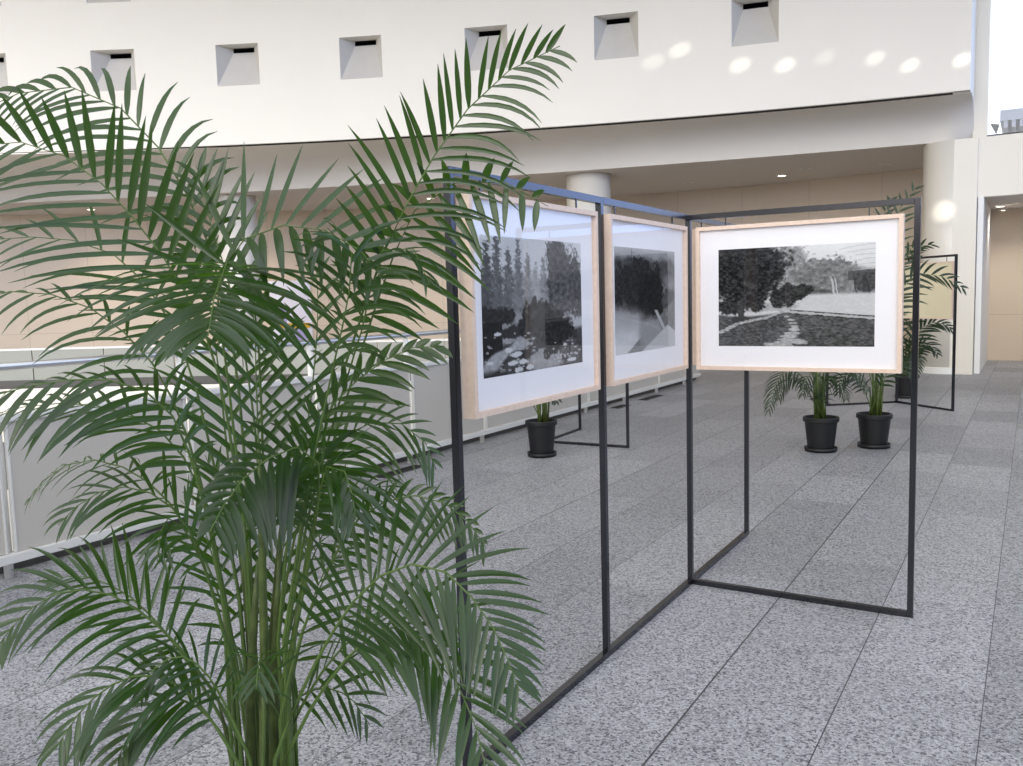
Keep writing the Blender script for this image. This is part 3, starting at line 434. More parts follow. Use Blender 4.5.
# roof edge seen outside through that window
ro = thing('roof_canopy', 'pale grey ribbed roof edge outside the upper right window', 'roof', (1.0, 24, 4.0))
bm = bmesh.new(); add_box(bm, -0.78, 5, 23.6, 26, 5.42, 5.66)
link('slab', bm, M['outside'], ro)
for i in range(14):
    link('rib', box(-.70+i*.16, -.62+i*.16, 23.65, 25.5, 5.26, 5.42), M['outside'], ro)
bm = bmesh.new(); v = [bm.verts.new(p) for p in ((-.98, 23.7, 5.40), (-.80, 23.7, 5.36), (-.86, 23.7, 5.16), (-.98, 23.9, 5.40), (-.80, 23.9, 5.36), (-.86, 23.9, 5.16))]
for f in ((0,1,2),(5,4,3),(0,3,4,1),(1,4,5,2),(2,5,3,0)): bm.faces.new([v[i] for i in f])
link('bracket', bm, M['dark_base'], ro)
link('support_wall', box(0.6, 5, 24.5, 25.5, 0, 5.26), M['outside'], ro)

# columns
def column(cx, cy, r, label, flat=False):
    t = thing('column', label, 'column', (cx, cy, 0), 'round columns under the gallery')
    bm = bmesh.new()
    add_lathe(bm, [(r, 0.12), (r, 4.165)], cx, cy, 64)
    link('shaft', bm, M['column'], t, smooth=False)
    for p in t.children[0].data.polygons: p.use_smooth = len(p.vertices) == 4
    bm = bmesh.new(); add_lathe(bm, [(r+.012, 0), (r+.012, 0.11), (r, 0.12)], cx, cy, 64)
    link('plinth', bm, M['white'], t)
    if flat:
        link('pilaster', box(cx+.03, -0.895, cy-r+.005, cy+.25, 0, 4.165), M['column'], t, bevel=0.006)
    return t
column(-1.33, 17.80, 0.475, 'white round column with flat pilaster beside the doorway at right', True)
column(-8.25, 16.94, 0.475, 'white column whose top shows above the rail between two framed photographs')
column(-16.3, 14.36, 0.46, 'cream column standing behind the large palm')

# downlights
def downlight(x, y, z, label, on=True, r=0.085, energy=0, grp='recessed ceiling downlights', tint=(1.0, 0.84, 0.66)):
    t = thing('downlight', label, 'light', (x, y, z), grp)
    bm = bmesh.new(); add_lathe(bm, [(r+.03, z-.004), (r+.03, z-.010), (r, z-.012)], x, y, 24)
    link('trim_ring', bm, M['white'], t)
    bm = bmesh.new(); add_lathe(bm, [(r, z-.0125), (r*.9, z-.016)], x, y, 24)
    link('lamp', bm, M['lamp'] if on else M['lamp_off'], t)
    if energy:
        l = bpy.data.lights.new('downlight_beam', 'SPOT'); l.energy = energy; l.color = tint
        l.spot_size = math.radians(125); l.spot_blend = 0.8; l.shadow_soft_size = 0.08
        o = bpy.data.objects.new('downlight_beam', l); COL.objects.link(o)
        o.location = (0, 0, -0.03); o.parent = t
for x, y, on, lb, en in ((-4.9, 19.93, True, 'lit downlight above the right framed photograph', 5),
                     (-20.86, 13.6, True, 'lit downlight at far left above the palm tips', 200),
                     (-17.4, 15.78, True, 'lit downlight just right of the cream column behind the palm', 200),
                     (-13.14, 17.84, True, 'lit downlight left of the near stand post', 110),
                     (-4.23, 19.18, False, 'unlit downlight right of the lit one above the right photograph', 0),
                     (-2.74, 19.77, False, 'unlit downlight nearest the right column', 0),
                     (-6.96, 19.57, False, 'unlit downlight above where the two stand rails meet', 0)):
    downlight(x, y, 4.17, lb, on, energy=en)
downlight(-0.61, 19.83, 3.15, 'nearer lit downlight in the doorway corridor at right', True, 0.07, 75, 'corridor downlights', (1, .92, .84))
downlight(-0.58, 20.9, 3.15, 'farther lit downlight in the doorway corridor at right', True, 0.07, 45, 'corridor downlights', (1, .92, .84))

# poster on the far wall, seen through the palm
def on_wall(u0, u1, z0, z1, off):
    xa, xb = u0, u1
    bm = bmesh.new()
    a = Vector((xa, y_wall(xa), 0)); b = Vector((xb, y_wall(xb), 0)); t = (b-a).normalized(); n = Vector((t.y, -t.x, 0))
    pts = []
    for d in (off, off+.012):
        pts.append([a+n*(d+.02), b+n*(d+.02)])
    v = [bm.verts.new((p.x, p.y, z)) for z in (z0, z1) for p in (pts[0][0], pts[0][1], pts[1][1], pts[1][0])]
    for f in ((0,3,2,1),(4,5,6,7),(0,1,5,4),(1,2,6,5),(2,3,7,6),(3,0,4,7)): bm.faces.new([v[i] for i in f])
    return bm
ps = thing('poster', 'white and lilac poster with yellow band on the far wall behind the large palm', 'poster', (-17.9, y_wall(-17.9), 0.6))
link('sheet', on_wall(-18.35, -17.35, 0.45, 2.25, 0), M['poster'], ps)
link('lilac_field', on_wall(-18.3, -17.95, 1.0, 1.5, .014), M['lilac'], ps)
link('lilac_field', on_wall(-17.8, -17.5, 0.5, 0.9, .014), M['lilac'], ps)
link('yellow_band', on_wall(-18.3, -17.40, 0.92, 1.06, .03), M['yellow'], ps)

# ------------------------------------------------------------------ far balustrade
fb = thing('far_balustrade', 'low grey green panelled balustrade with white cap across the atrium', 'balustrade', (-15, y_fascia(-15), 0))
xs = [-24 + i*1.28 for i in range(15)]
for a, b in zip(xs, xs[1:]):
    bm = bmesh.new(); a2, b2 = a+.012, b-.012
    add_bar(bm, (a2, y_fascia(a2), 0.48), (b2, y_fascia(b2), 0.48), 0.04, 0.62)
    link('panel', bm, M['far_panel'], fb)
bm = bmesh.new()
for a, b in zip(xs, xs[1:]): add_bar(bm, (a, y_fascia(a), 0.805), (b, y_fascia(b), 0.805), 0.075, 0.045)
link('cap_rail', bm, M['rail_white'], fb)
bm = bmesh.new()
for a, b in zip(xs, xs[1:]): add_bar(bm, (a, y_fascia(a), 0.085), (b, y_fascia(b), 0.085), 0.06, 0.168)
link('base_strip', bm, M['dark_base'], fb)

# ------------------------------------------------------------------ near railing along the atrium edge
RX = -5.16
rl = thing('guard_railing', 'white guard railing with steel handrail and grey panels at the atrium edge', 'railing', (RX, 5, 0))
py = [2.669 + 1.285*i for i in range(-3, 10)]
bm = bmesh.new(); add_tube(bm, [(RX, -1.8, 1.25), (RX, 14.9, 1.25)], 0.024, 16); link('handrail', bm, M['steel'], rl)
for y in py:
    bm = bmesh.new(); add_tube(bm, [(RX, y, 0.0), (RX, y, 1.228)], 0.026, 16); link('post', bm, M['rail_white'], rl)
for a, b in zip([py[0]-.6] + py, py + [14.9]):
    link('panel', box(RX+.030, RX+.048, a+.035, b-.035, 0.155, 0.93), M['rail_panel'], rl)
for y in py:
    bm = bmesh.new(); add_box(bm, RX+.028, RX+.055, y-.034, y-.022, 0.155, 0.93); add_box(bm, RX+.028, RX+.055, y+.022, y+.034, 0.155, 0.93)
    link('panel_clip', bm, M['rail_white'], rl)
link('cap_rail', box(RX-.02, RX+.075, py[0]-.6, 14.9, 0.932, 0.975), M['rail_white'], rl, bevel=0.006)
link('bottom_rail', box(RX+.015, RX+.075, py[0]-.6, 14.9, 0.095, 0.152), M['rail_white'], rl, bevel=0.006)

struct('trim_4', box(-5.325, -5.275, -8, 15.2, 0.0, 0.105), M['dark_base'])

# floor grilles along the railing
for k, (y0, y1, lb) in enumerate(((5.85, 6.45, 'dark floor grille beside the railing just left of the near stand post'),
                                  (10.95, 11.35, 'dark floor grille beside the railing under the second framed photograph'),
                                  (11.95, 12.65, 'dark floor grille beside the railing left of the central stand post'))):
    t = thing('floor_grille', lb, 'grille', (-4.99, (y0+y1)/2, 0), 'floor grilles by the railing')
    bm = bmesh.new()
    add_box(bm, -5.06, -5.045, y0, y1, 0.0005, 0.006); add_box(bm, -4.935, -4.92, y0, y1, 0.0005, 0.006)
    add_box(bm, -5.045, -4.935, y0, y0+.015, 0.0005, 0.006); add_box(bm, -5.045, -4.935, y1-.015, y1, 0.0005, 0.006)
    link('frame', bm, M['vent_metal'], t)
    bm = bmesh.new(); n = int((y1-y0)/.03)
    for i in range(n):
        yy = y0+.02+i*.03
        if yy+.012 < y1-.015: add_box(bm, -5.044, -4.936, yy, yy+.012, 0.0005, 0.005)
    link('slats', bm, M['vent_metal'], t)
    link('well', box(-5.044, -4.936, y0+.016, y1-.016, 0.0003, 0.0012), M['void'], t)

# ------------------------------------------------------------------ exhibition stands
TW = 0.027; TOP = 1.978
def make_stand(label, posts, bays, group, loc):
    t = thing('display_stand', label, 'stand', loc, group)
    for x, y, a in posts:
        bm = bmesh.new(); add_post(bm, x, y, 0.0, TOP, TW, a); link('post', bm, M['black_metal'], t, bevel=0.002)
    for i, j in bays:
        p, q = Vector((*posts[i][:2], 0)), Vector((*posts[j][:2], 0)); d = (q-p).normalized()*(TW/2+.0005)
        for nm, z in (('top_rail', TOP-TW/2), ('base_rail', TW/2)):
            bm = bmesh.new(); a, b = p+d, q-d
            add_bar(bm, (a.x, a.y, z), (b.x, b.y, z), TW); link(nm, bm, M['black_metal'], t)
    return t
SX = -1.553
G = 'black frame exhibition stands'
make_stand('large black tube display stand in the foreground holding the framed photographs',
           [(SX, 2.207, 0), (SX, 3.287, 0), (SX, 4.368, 0), (SX, 5.440, 0), (-0.462, 4.368, 0)],
           [(0, 1), (1, 2), (2, 3), (2, 4)], G, (SX, 4.368, 0))
a1 = math.atan2(-.67, .74)
make_stand('small black V-shaped display stand near the right column',
           [(-1.575, 12.79, a1), (-0.835, 12.12, a1), (-2.366, 12.14, math.atan2(.65, .79))], [(0, 1), (0, 2)], G, (-1.575, 12.79, 0))
make_stand('black corner display stand near the railing behind the first framed photograph',
           [(-4.52, 8.07, 0), (-3.546, 8.10, 0.03), (-4.566, 9.03, 0)], [(0, 1), (0, 2)], G, (-4.52, 8.07, 0))

# ------------------------------------------------------------------ monochrome prints painted from noise and shapes
_rng = np.random.default_rng(7)
_tab = _rng.random((256, 256))
def vn(x, y):
    xi = np.floor(x).astype(int); yi = np.floor(y).astype(int); fx = x-xi; fy = y-yi
    fx = fx*fx*(3-2*fx); fy = fy*fy*(3-2*fy)
    g = lambda i, j: _tab[i % 256, j % 256]
    return (g(xi, yi)*(1-fx)+g(xi+1, yi)*fx)*(1-fy) + (g(xi, yi+1)*(1-fx)+g(xi+1, yi+1)*fx)*fy
def fbm(x, y, o=5):
    s = np.zeros_like(x); a = .5; n = 0
    for k in range(o):
        s += a*vn(x*2**k+17.3*k, y*2**k+5.1*k); n += a; a *= .58
    return s/n
def sm(a, b, x):
    t = np.clip((x-a)/(b-a), 0, 1); return t*t*(3-2*t)
def lay(img, mask, val): return img*(1-mask) + val*mask
def blob(u, v, cx, cy, rx, ry, rough=.35, f=9, seed=0, soft=.12):
    n = fbm(u*f+seed*3.7+20, v*f*.7+seed*1.9+30)
    n2 = fbm(u*58+seed*2.3, v*44+seed*6.1, 3)
    d = np.sqrt(((u-cx)/rx)**2 + ((v-cy)/ry)**2) + (n-.5)*2*rough + (n2-.5)*1.1*rough
    return 1-sm(1-soft, 1+soft, d)
def conifer(u, v, cx, top, base, w, seed=0):
    t = np.clip((v-top)/(base-top), 0, 1)
    n = fbm(u*30+seed*5, v*30+seed*9)
    n2 = fbm(u*60+seed*3, v*90+seed*2, 3)
    prof = w*(.06+.94*t**.75)*(.92+.10*np.sin(t*34+seed))+(n-.5)*w*.7+(n2-.5)*w*1.3
    return (1-sm(0, w*.30, np.abs(u-cx)-prof))*(v > top-.01)*(1-sm(base-.02, base+.03, v))
def stones(u, v, pts, r, seed=0):
    m = np.zeros_like(u); rg = random.Random(seed); wob = fbm(u*34+seed, v*34, 3)-.5
    for cx, cy, k in pts:
        rx, ry = r*k*rg.uniform(.8, 1.3), r*k*rg.uniform(.35, .55)
        m = np.maximum(m, 1-sm(.85, 1.1, np.sqrt(((u-cx)/rx)**2+((v-cy)/ry)**2)+wob*.9))
    return m
def grain(u, v, img, k=.05): return np.clip(img + (fbm(u*90, v*90, 2)-.5)*k, 0.02, 1)

def garden_paths(u, v):
    img = .86 - .10*v + .06*(fbm(u*5, v*5)-.5)
    # pale haze trees
    far = sm(.0, .08, v-(.24-.10*np.sin(u*3.2+.3)-.10*fbm(u*7+3, v*0+1.5)))
    img = lay(img, far*(1-sm(.50, .56, v)), .50+.45*(fbm(u*26, v*26)-.5))
    img = lay(img, blob(u, v, .44, .22, .20, .24, .5, 12, 1), .58+.4*(fbm(u*40, v*40)-.5))
    img = lay(img, blob(u, v, .72, .32, .20, .20, .5, 12, 2), .47+.4*(fbm(u*40, v*40)-.5))
    img = lay(img, blob(u, v, .60, .50, .12, .10, .5, 14, 9), .36+.35*(fbm(u*40, v*40)-.5))
    # roof of a low house at right and its trees
    img = lay(img, ((v > .27-.10*(u-.84)) & (v < .36) & (u > .84)).astype(float), .33)
    img = lay(img, ((v > .36) & (v < .46) & (u > .82)).astype(float), .46+.5*(fbm(u*60, v*12)-.5))
    img = lay(img, blob(u, v, .95, .37, .07, .11, .6, 14, 3), .27+.3*(fbm(u*60, v*60)-.5))
    for cx, w in ((.745, .010), (.765, .006), (.955, .009), (.88, .005)):
        img = lay(img, (1-sm(w*.3, w, np.abs(u-cx-.12*(v-.4)-.03*(fbm(v*8+cx*9, u*0)-.5))))*sm(.28, .36, v)*(v < .555), .74 if cx < .8 else .2)
    # branches top right
    for k in range(5):
        yb = .02+.045*k+(.9+.2*k)*(u-.98)**2+.02*(fbm(u*9+k*3, v*0+k)-.5)
        img = lay(img, (1-sm(.001, .006, np.abs(v-yb)))*(u > .78+.05*(k % 3))*.28, .45)
    # raked pale ground
    lawn = sm(.46, .50, v)*(1-sm(.645, .66, v-.08*(u-.5)))
    lawn = lawn*np.where(u > .30, 1, .8)
    img = lay(img, lawn, .80-.06*fbm(u*30, v*60))
    img = lay(img, blob(u, v, .27, .60, .30, .05, .4, 12, 4), .66)
    # dark grass below
    edge_r = .655+.07*(u-.5); edge_l = .66+.02*np.sin(u*9)
    dark = np.where(u > .50, sm(0, .02, v-edge_r), sm(0, .03, v-edge_l))
    img = lay(img, dark, .36+.42*(fbm(u*55, v*80)-.5)-.06*v)
    # bushes at mid left and the large dark tree
    for a, b, rx, ry, sd in ((.09, .58, .12, .10, 5), (.27, .57, .055, .09, 6), (.40, .52, .05, .09, 7), (.48, .49, .10, .10, 8), (.56, .44, .06, .06, 10)):
        img = lay(img, blob(u, v, a, b, rx, ry, .5, 16, sd), .20+.45*(fbm(u*60, v*60)-.5))
    img = lay(img, blob(u, v, .13, .20, .29, .40, .5, 9, 11, .16), .14+.55*np.maximum(fbm(u*50+2, v*50)-.47, -.12))
    img = lay(img, blob(u, v, .30, .20, .10, .16, .6, 14, 12), .14+.5*np.maximum(fbm(u*50, v*50)-.47, -.12))
    img = lay(img, (1-sm(.008, .02, np.abs(u-.155+.03*(v-.7))-.012*sm(.6,.76,v)))*sm(.48, .6, v)*(v < .76), .25+.2*(fbm(u*80,v*20)-.5))
    img = lay(img, blob(u, v, .15, .74, .07, .05, .5, 18, 13), .22)
    # stepping stones
    P = [(.02+.43*t, .855-.235*t-.02*math.sin(t*6), .9+.25*(1-t)) for t in [i/17 for i in range(18)]]
    img = lay(img, stones(u, v, P, .024, 1), .66+.3*(fbm(u*50, v*50)-.5))
    P = [(.50+.50*t, .655+.070*t, 1.15) for t in [i/17 for i in range(18)]]
    img = lay(img, (1-sm(.016, .026, np.abs(v-(.655+.070*(u-.5)/.5))))*(u > .48), .13)
    img = lay(img, stones(u, v, P, .024, 2), .68)
    P = [(.455+.045*math.sin(t*5)+.03*t, .70+.30*t, .7+1.3*t) for t in [i/9 for i in range(10)]] + [(.40, .985, 2.4), (.53, .95, 2.0), (.33, .975, 1.2)]
    img = lay(img, stones(u, v, P, .030, 3), .64+.35*(fbm(u*50, v*50)-.5))
    return grain(u, v, img)

def misty_pond(u, v):
    img = .80 - .12*v + .08*(fbm(u*4, v*4)-.5)
    img = lay(img, sm(.0, .10, v-.30+.14*fbm(u*9, v*0+2)), .62+.25*(fbm(u*18, v*24)-.5))
    for cx, top, base, w, val, sd in ((.05, .04, .62, .07, .27, 1), (.14, .0, .60, .06, .32, 2), (.24, .08, .6, .06, .34, 3), (.33, .02, .58, .05, .40, 4),
                                      (.42, .10, .56, .045, .46, 5), (.50, .18, .56, .04, .54, 6), (.58, .14, .56, .05, .46, 7)):
        img = lay(img, conifer(u, v, cx, top, base, w, sd), val+.07+.26*(fbm(u*40, v*40)-.5))
    # pond with mist
    img = lay(img, sm(.52, .58, v), .60+.16*(fbm(u*5, v*14)-.5))
    img = lay(img, blob(u, v, .93, .75, .17, .16, .2, 6, 4, .3), .72)
    # tall dark trees on the right
    img = lay(img, blob(u, v, .78, .34, .19, .30, .55, 9, 5), .31+.42*(fbm(u*38, v*38)-.45))
    img = lay(img, blob(u, v, .72, .14, .10, .15, .6, 12, 6), .30+.25*(fbm(u*38, v*38)-.45))
    img = lay(img, blob(u, v, .96, .40, .12, .22, .55, 10, 7), .30+.28*(fbm(u*38, v*38)-.45))
    # far bank bushes
    img = lay(img, blob(u, v, .10, .57, .20, .06, .5, 14, 8), .18+.15*(fbm(u*40, v*40)-.5))
    # near garden: dark shrubs, pale path, stones
    img = lay(img, sm(0, .05, v-.73+.10*(u-.4)), .24+.2*(fbm(u*40, v*40)-.5))
    img = lay(img, ((u < .17)*(v > .61)*(v < .86)).astype(float), .13+.08*(fbm(u*30, v*30)-.5))
    img = lay(img, blob(u, v, .25, .70, .12, .05, .5, 18, 9), .20)
    path = 1-sm(.035, .06, np.abs(v-(.93-.62*(u-.05)+.25*(u-.05)**2))-.02*np.sin(u*20))
    img = lay(img, path*(u < .5), .62+.3*(fbm(u*40, v*40)-.5))
    img = lay(img, blob(u, v, .60, .93, .20, .09, .3, 9, 10), .60+.2*(fbm(u*30, v*30)-.5))
    img = lay(img, blob(u, v, .50, .63, .17, .16, .5, 13, 11), .17+.28*(fbm(u*45, v*45)-.45))
    img = lay(img, blob(u, v, .72, .74, .18, .17, .5, 13, 12), .13+.24*(fbm(u*45, v*45)-.45))
    img = lay(img, blob(u, v, .84, .90, .10, .10, .6, 15, 13), .30+.5*(fbm(u*40, v*40)-.5))
    rg0 = random.Random(5)
    img = lay(img, stones(u, v, [(rg0.uniform(.02, .48), rg0.uniform(.70, .97), rg0.uniform(.3, .7)) for _ in range(46)], .030, 8), .62)
    img = lay(img, stones(u, v, [(rg0.uniform(.62, .98), rg0.uniform(.80, .97), rg0.uniform(.3, .6)) for _ in range(26)], .030, 9), .70)
    P = [(.13, .70, 1.1), (.06, .90, 1.2), (.22, .82, 1.5), (.30, .86, 1.4), (.26, .92, 1.7), (.36, .92, 1.6), (.31, .975, 1.9), (.17, .97, 1.2), (.42, .97, 1.2), (.87, .96, 1.4), (.80, .83, .8)]
    img = lay(img, stones(u, v, P, .030, 4), .80)
    img = lay(img, sm(.93, 1.0, v)*(u < .2), .12)
    return grain(u, v, img)

def bridge_mist(u, v):
    img = .62 + .1*(fbm(u*6, v*6)-.5) + .12*sm(.0, .1, .06-v)
    img = lay(img, sm(.05, .14, v+.1*(fbm(u*12, v*12)-.5)), .34+.3*(fbm(u*26, v*26)-.5))
    img = lay(img, sm(.74, .80, u)*sm(.2, .35, v)*(1-sm(.75, .9, v)), .52+.2*(fbm(u*20, v*20)-.5))
    img = lay(img, blob(u, v, .36, .36, .42, .28, .4, 9, 1), .16+.22*(fbm(u*40, v*40)-.45))
    img = lay(img, blob(u, v, .58, .52, .22, .30, .4, 9, 2), .12+.18*(fbm(u*40, v*40)-.45))
    img = lay(img, blob(u, v, .93, .52, .14, .14, .5, 12, 3), .30+.2*(fbm(u*30, v*30)-.5))
    water = sm(.52, .68, v+.10*(.3-u))*(1-sm(.30, .52, u-.2*(v-.6)))
    img = lay(img, water, .58+.22*sm(.55, .9, v)+.08*(fbm(u*4, v*12)-.5))
    shore = sm(0, .03, v-(.98-.62*(u-.18)))*(u > .1)
    img = lay(img, shore, .46+.15*(fbm(u*20, v*20)-.5))
    img = lay(img, blob(u, v, .55, .82, .20, .16, .15, 6, 5, .3), .60)
    wedge = sm(0, .02, v-(1.02-.52*(u-.35)))*sm(0, .02, v-(.72+.55*np.abs(u-.80)))
    img = lay(img, wedge, .76)
    bar = (1-sm(.02, .03, np.abs((u-.66)-(v-.62)*.75)))*(v > .60)*(v < .80)
    img = lay(img, bar, .72)
    return grain(u, v, img)

def quiet_lake(u, v):
    img = .78-.2*v+.1*(fbm(u*5, v*5)-.5)
    img = lay(img, blob(u, v, .25, .35, .35, .28, .5, 9, 1), .25+.25*(fbm(u*38, v*38)-.45))
    img = lay(img, sm(.6, .66, v), .55+.15*(fbm(u*5, v*20)-.5))
    img = lay(img, blob(u, v, .7, .8, .35, .15, .5, 11, 2), .2+.2*(fbm(u*38, v*38)-.45))
    return grain(u, v, img)

def print_mesh(name, P, U, V, fn, nu, nv, parent):
    """flat sheet; P top-left corner, U and V edge vectors"""
    P, U, V = Vector(P), Vector(U), Vector(V)
    uu, vv = np.meshgrid(np.linspace(0, 1, nu+1), np.linspace(0, 1, nv+1))
    img = fn(uu, vv)
    # print tones are given as display values
    tone = np.where(img <= .04045, img/12.92, ((img+.055)/1.055)**2.4).ravel()
    co = (np.array(P)[None] + uu.reshape(-1, 1)*np.array(U)[None] + vv.reshape(-1, 1)*np.array(V)[None])
    chain = Vector((0, 0, 0)); q = parent
    while q is not None: chain += Vector(q.location); q = q.parent
    co = co - np.array(chain)[None]
    idx = np.arange((nu+1)*(nv+1)).reshape(nv+1, nu+1)
    faces = np.stack([idx[:-1, :-1], idx[1:, :-1], idx[1:, 1:], idx[:-1, 1:]], -1).reshape(-1, 4)
    me = bpy.data.meshes.new(name); me.from_pydata(co.tolist(), [], faces.tolist())
    at = me.color_attributes.new('tone', 'FLOAT_COLOR', 'POINT')
    buf = np.ones((len(tone), 4), dtype=np.float32); buf[:, :3] = tone[:, None]
    at.data.foreach_set('color', buf.ravel())
    me.materials.append(M['print'])
    o = bpy.data.objects.new(name, me); COL.objects.link(o); o.parent = parent
    return o

def framed_photo(label, C, right, face, W, H, pr, fn, hang=(.13, .87), res=(220, 140), top=TOP-TW):
    """C: centre of the picture's back plane; right: unit vector along its width seen from the front; face: outward normal.
    pr = print rectangle (u0, u1, v0, v1) in metres from the outer top left corner"""
    R, F, Z = Vector(right), Vector(face), Vector((0, 0, 1)); C = Vector(C)
    D = 0.048; fw = 0.019
    t = thing('framed_photograph', label, 'picture', C, 'framed photographs on the stands')
    TL = C - R*(W/2) + Z*(H/2)
    def slab(bm, u0, u1, v0, v1, d0, d1):
        v = [bm.verts.new(TL + R*u - Z*w + F*d) for d in (d0, d1) for (u, w) in ((u0, v0), (u1, v0), (u1, v1), (u0, v1))]
        for f in ((0,3,2,1),(4,5,6,7),(0,1,5,4),(1,2,6,5),(2,3,7,6),(3,0,4,7)): bm.faces.new([v[i] for i in f])
    bm = bmesh.new()
    slab(bm, 0, W, 0, fw, 0, D); slab(bm, 0, W, H-fw, H, 0, D)
    slab(bm, 0, fw, fw, H-fw, 0, D); slab(bm, W-fw, W, fw, H-fw, 0, D)
    fo = link('frame', bm, M['maple'], t)
    bm = bmesh.new(); slab(bm, fw, W-fw, fw, H-fw, 0.004, 0.012); link('backing_board', bm, M['backing'], t)
    bm = bmesh.new(); slab(bm, fw, W-fw, fw, H-fw, 0.026, 0.0285); mo = link('mat_board', bm, M['mat_board'], t)
    print_mesh('photo_print', TL + R*pr[0] - Z*pr[2] + F*0.0292, R*(pr[1]-pr[0]), -Z*(pr[3]-pr[2]), fn, *res, mo)
    bm = bmesh.new(); 
    v = [bm.verts.new(TL + R*a - Z*b_ + F*0.037) for a, b_ in ((fw, fw), (W-fw, fw), (W-fw, H-fw), (fw, H-fw))]; bm.faces.new(v)
    link('glass_pane', bm, M['glass'], fo)
    for k in hang:
        p = TL + R*(W*k) + F*0.012
        bm = bmesh.new(); add_post(bm, p.x, p.y, p.z, top, 0.006, math.atan2(R.y, R.x)); link('hanger', bm, M['black_metal'], fo)
    return t
ZC = 1.548; PH = 0.722
# seen from +X the picture's left is at larger... right-hand direction is +Y
framed_photo('first framed photograph, misty pond with stone path, nearest the large palm', (-1.560, 2.720, ZC), (0, 1, 0), (1, 0, 0), 0.930, PH, (.083, .805, .132, .600), misty_pond)
framed_photo('second framed photograph, dark tree with pale path wedge, in the middle bay', (-1.560, 3.772, ZC), (0, 1, 0), (1, 0, 0), 0.935, PH, (.075, .795, .130, .597), bridge_mist)
framed_photo('framed photograph mostly hidden, only its wooden end shows beside the central post', (-1.560, 4.905, ZC), (0, 1, 0), (1, 0, 0), 0.930, PH, (.083, .805, .132, .600), quiet_lake, res=(90, 60))
framed_photo('right framed photograph of a garden with stepping stone paths and pale ground', (-1.008, 4.375, 1.541), (1, 0, 0), (0, -1, 0), 0.985, 0.735, (.115, .865, .120, .612), garden_paths, hang=(.15, .845), res=(300, 200))
dv = Vector((.741, -.671, 0)).normalized(); nv = Vector((-dv.y, dv.x, 0))
pc = Vector((-1.575, 12.79, ZC)) + dv*0.50 - nv*0.0
framed_photo('small distant framed picture seen from its cream back by the right column', (pc.x, pc.y, 1.53), tuple(-dv), tuple(nv), 0.90, 0.73, (.08, .80, .13, .60), quiet_lake, res=(60, 40))

# ------------------------------------------------------------------ palms
CAM = Vector((0, 0, CAM_H))
def frond_mesh(spec, rng, base_r=0.0055, seg=6, upward=Vector((0, 0, 1))):
    W, t0, Lm, n, mixc, Vd, droop, wm, sides, a0, a1 = spec
    P = [Vector(p) for p in W]; N = len(P)
    cum = [0.0]
    for a, b in zip(P, P[1:]): cum.append(cum[-1] + (b-a).length)
    tot = cum[-1]
    def at(t):
        d = t*tot; i = 0
        while i < N-2 and cum[i+1] < d: i += 1
        u = (d-cum[i])/(cum[i+1]-cum[i]); p = P[i].lerp(P[i+1], u)
        ta = (P[min(i+1, N-1)]-P[max(i-1, 0)]).normalized(); tb = (P[min(i+2, N-1)]-P[i]).normalized()
        return p, ta.lerp(tb, u).normalized()
    pick = lambda v, sd: v if not isinstance(v, (tuple, list)) else (v[0] if sd < 0 else v[1])
    bm = bmesh.new()
    radii = [max(0.0009, base_r*(1-.85*(c/tot))) for c in cum]
    add_tube(bm, P, radii, 6, mi=0)
    tocam = (CAM - P[N//2]).normalized()
    for i in range(n):
        for sd in ((-1, 1) if sides == 'lr' else ((-1,) if sides == 'l' else (1,))):
            x = (i + .25 + .5*(sd > 0) * .6)/n
            t = t0 + (0.995-t0)*x
            p, T = at(min(t, .998))
            Nn = (tocam*mixc + upward*(1-mixc)); Nn = (Nn - T*Nn.dot(T))
            if Nn.length < 1e-3: continue
            Nn.normalize(); S = T.cross(Nn).normalized()
            prof = (0.55 + .45*min(1, x/.25)) * (1 - .72*max(0, (x-.36)/.64)**1.25)
            L = pick(Lm, sd)*prof*rng.uniform(.9, 1.1)
            a = math.radians(a0 + (a1-a0)*x + rng.uniform(-5, 5)); V = math.radians(pick(Vd, sd) + rng.uniform(-7, 7))
            d = (T*math.cos(a) + (S*sd*math.cos(V) + Nn*math.sin(V))*math.sin(a)).normalized()
            wv = T - d*T.dot(d); wv.normalize()
            dk = pick(droop, sd)*rng.uniform(.7, 1.35)
            wid = pick(wm, sd)*rng.uniform(.88, 1.12)*(.8 + .2*prof)
            q = p.copy(); rows = []
            for k in range(seg+1):
                s = k/seg
                wf = (.35+.65*min(1, s/.22)) * (1-max(0, (s-.35)/.65)**2.2)
                hw = max(wid*wf/2, .0004)
                wv = (wv - d*wv.dot(d)).normalized(); bn = d.cross(wv)
                rows.append((bm.verts.new(q - wv*hw), bm.verts.new(q + bn*(-sd*hw*.28)), bm.verts.new(q + wv*hw)))
                d = (d + Vector((0, 0, -1))*(dk*(.35+1.3*s)/seg)).normalized()
                q = q + d*(L/seg)
            for A, B in zip(rows, rows[1:]):
                for j in (0, 1):
                    f = bm.faces.new((A[j], A[j+1], B[j+1], B[j])); f.material_index = 1; f.smooth = True
    return bm

def link_frond(bm, parent, leaf):
    me = bpy.data.meshes.new('frond'); bm.to_mesh(me); bm.free()
    me.materials.append(M['rachis']); me.materials.append(leaf)
    o = bpy.data.objects.new('frond', me); COL.objects.link(o)
    me.transform(Matrix.Translation(-Vector(parent.location))); o.parent = parent
    return o

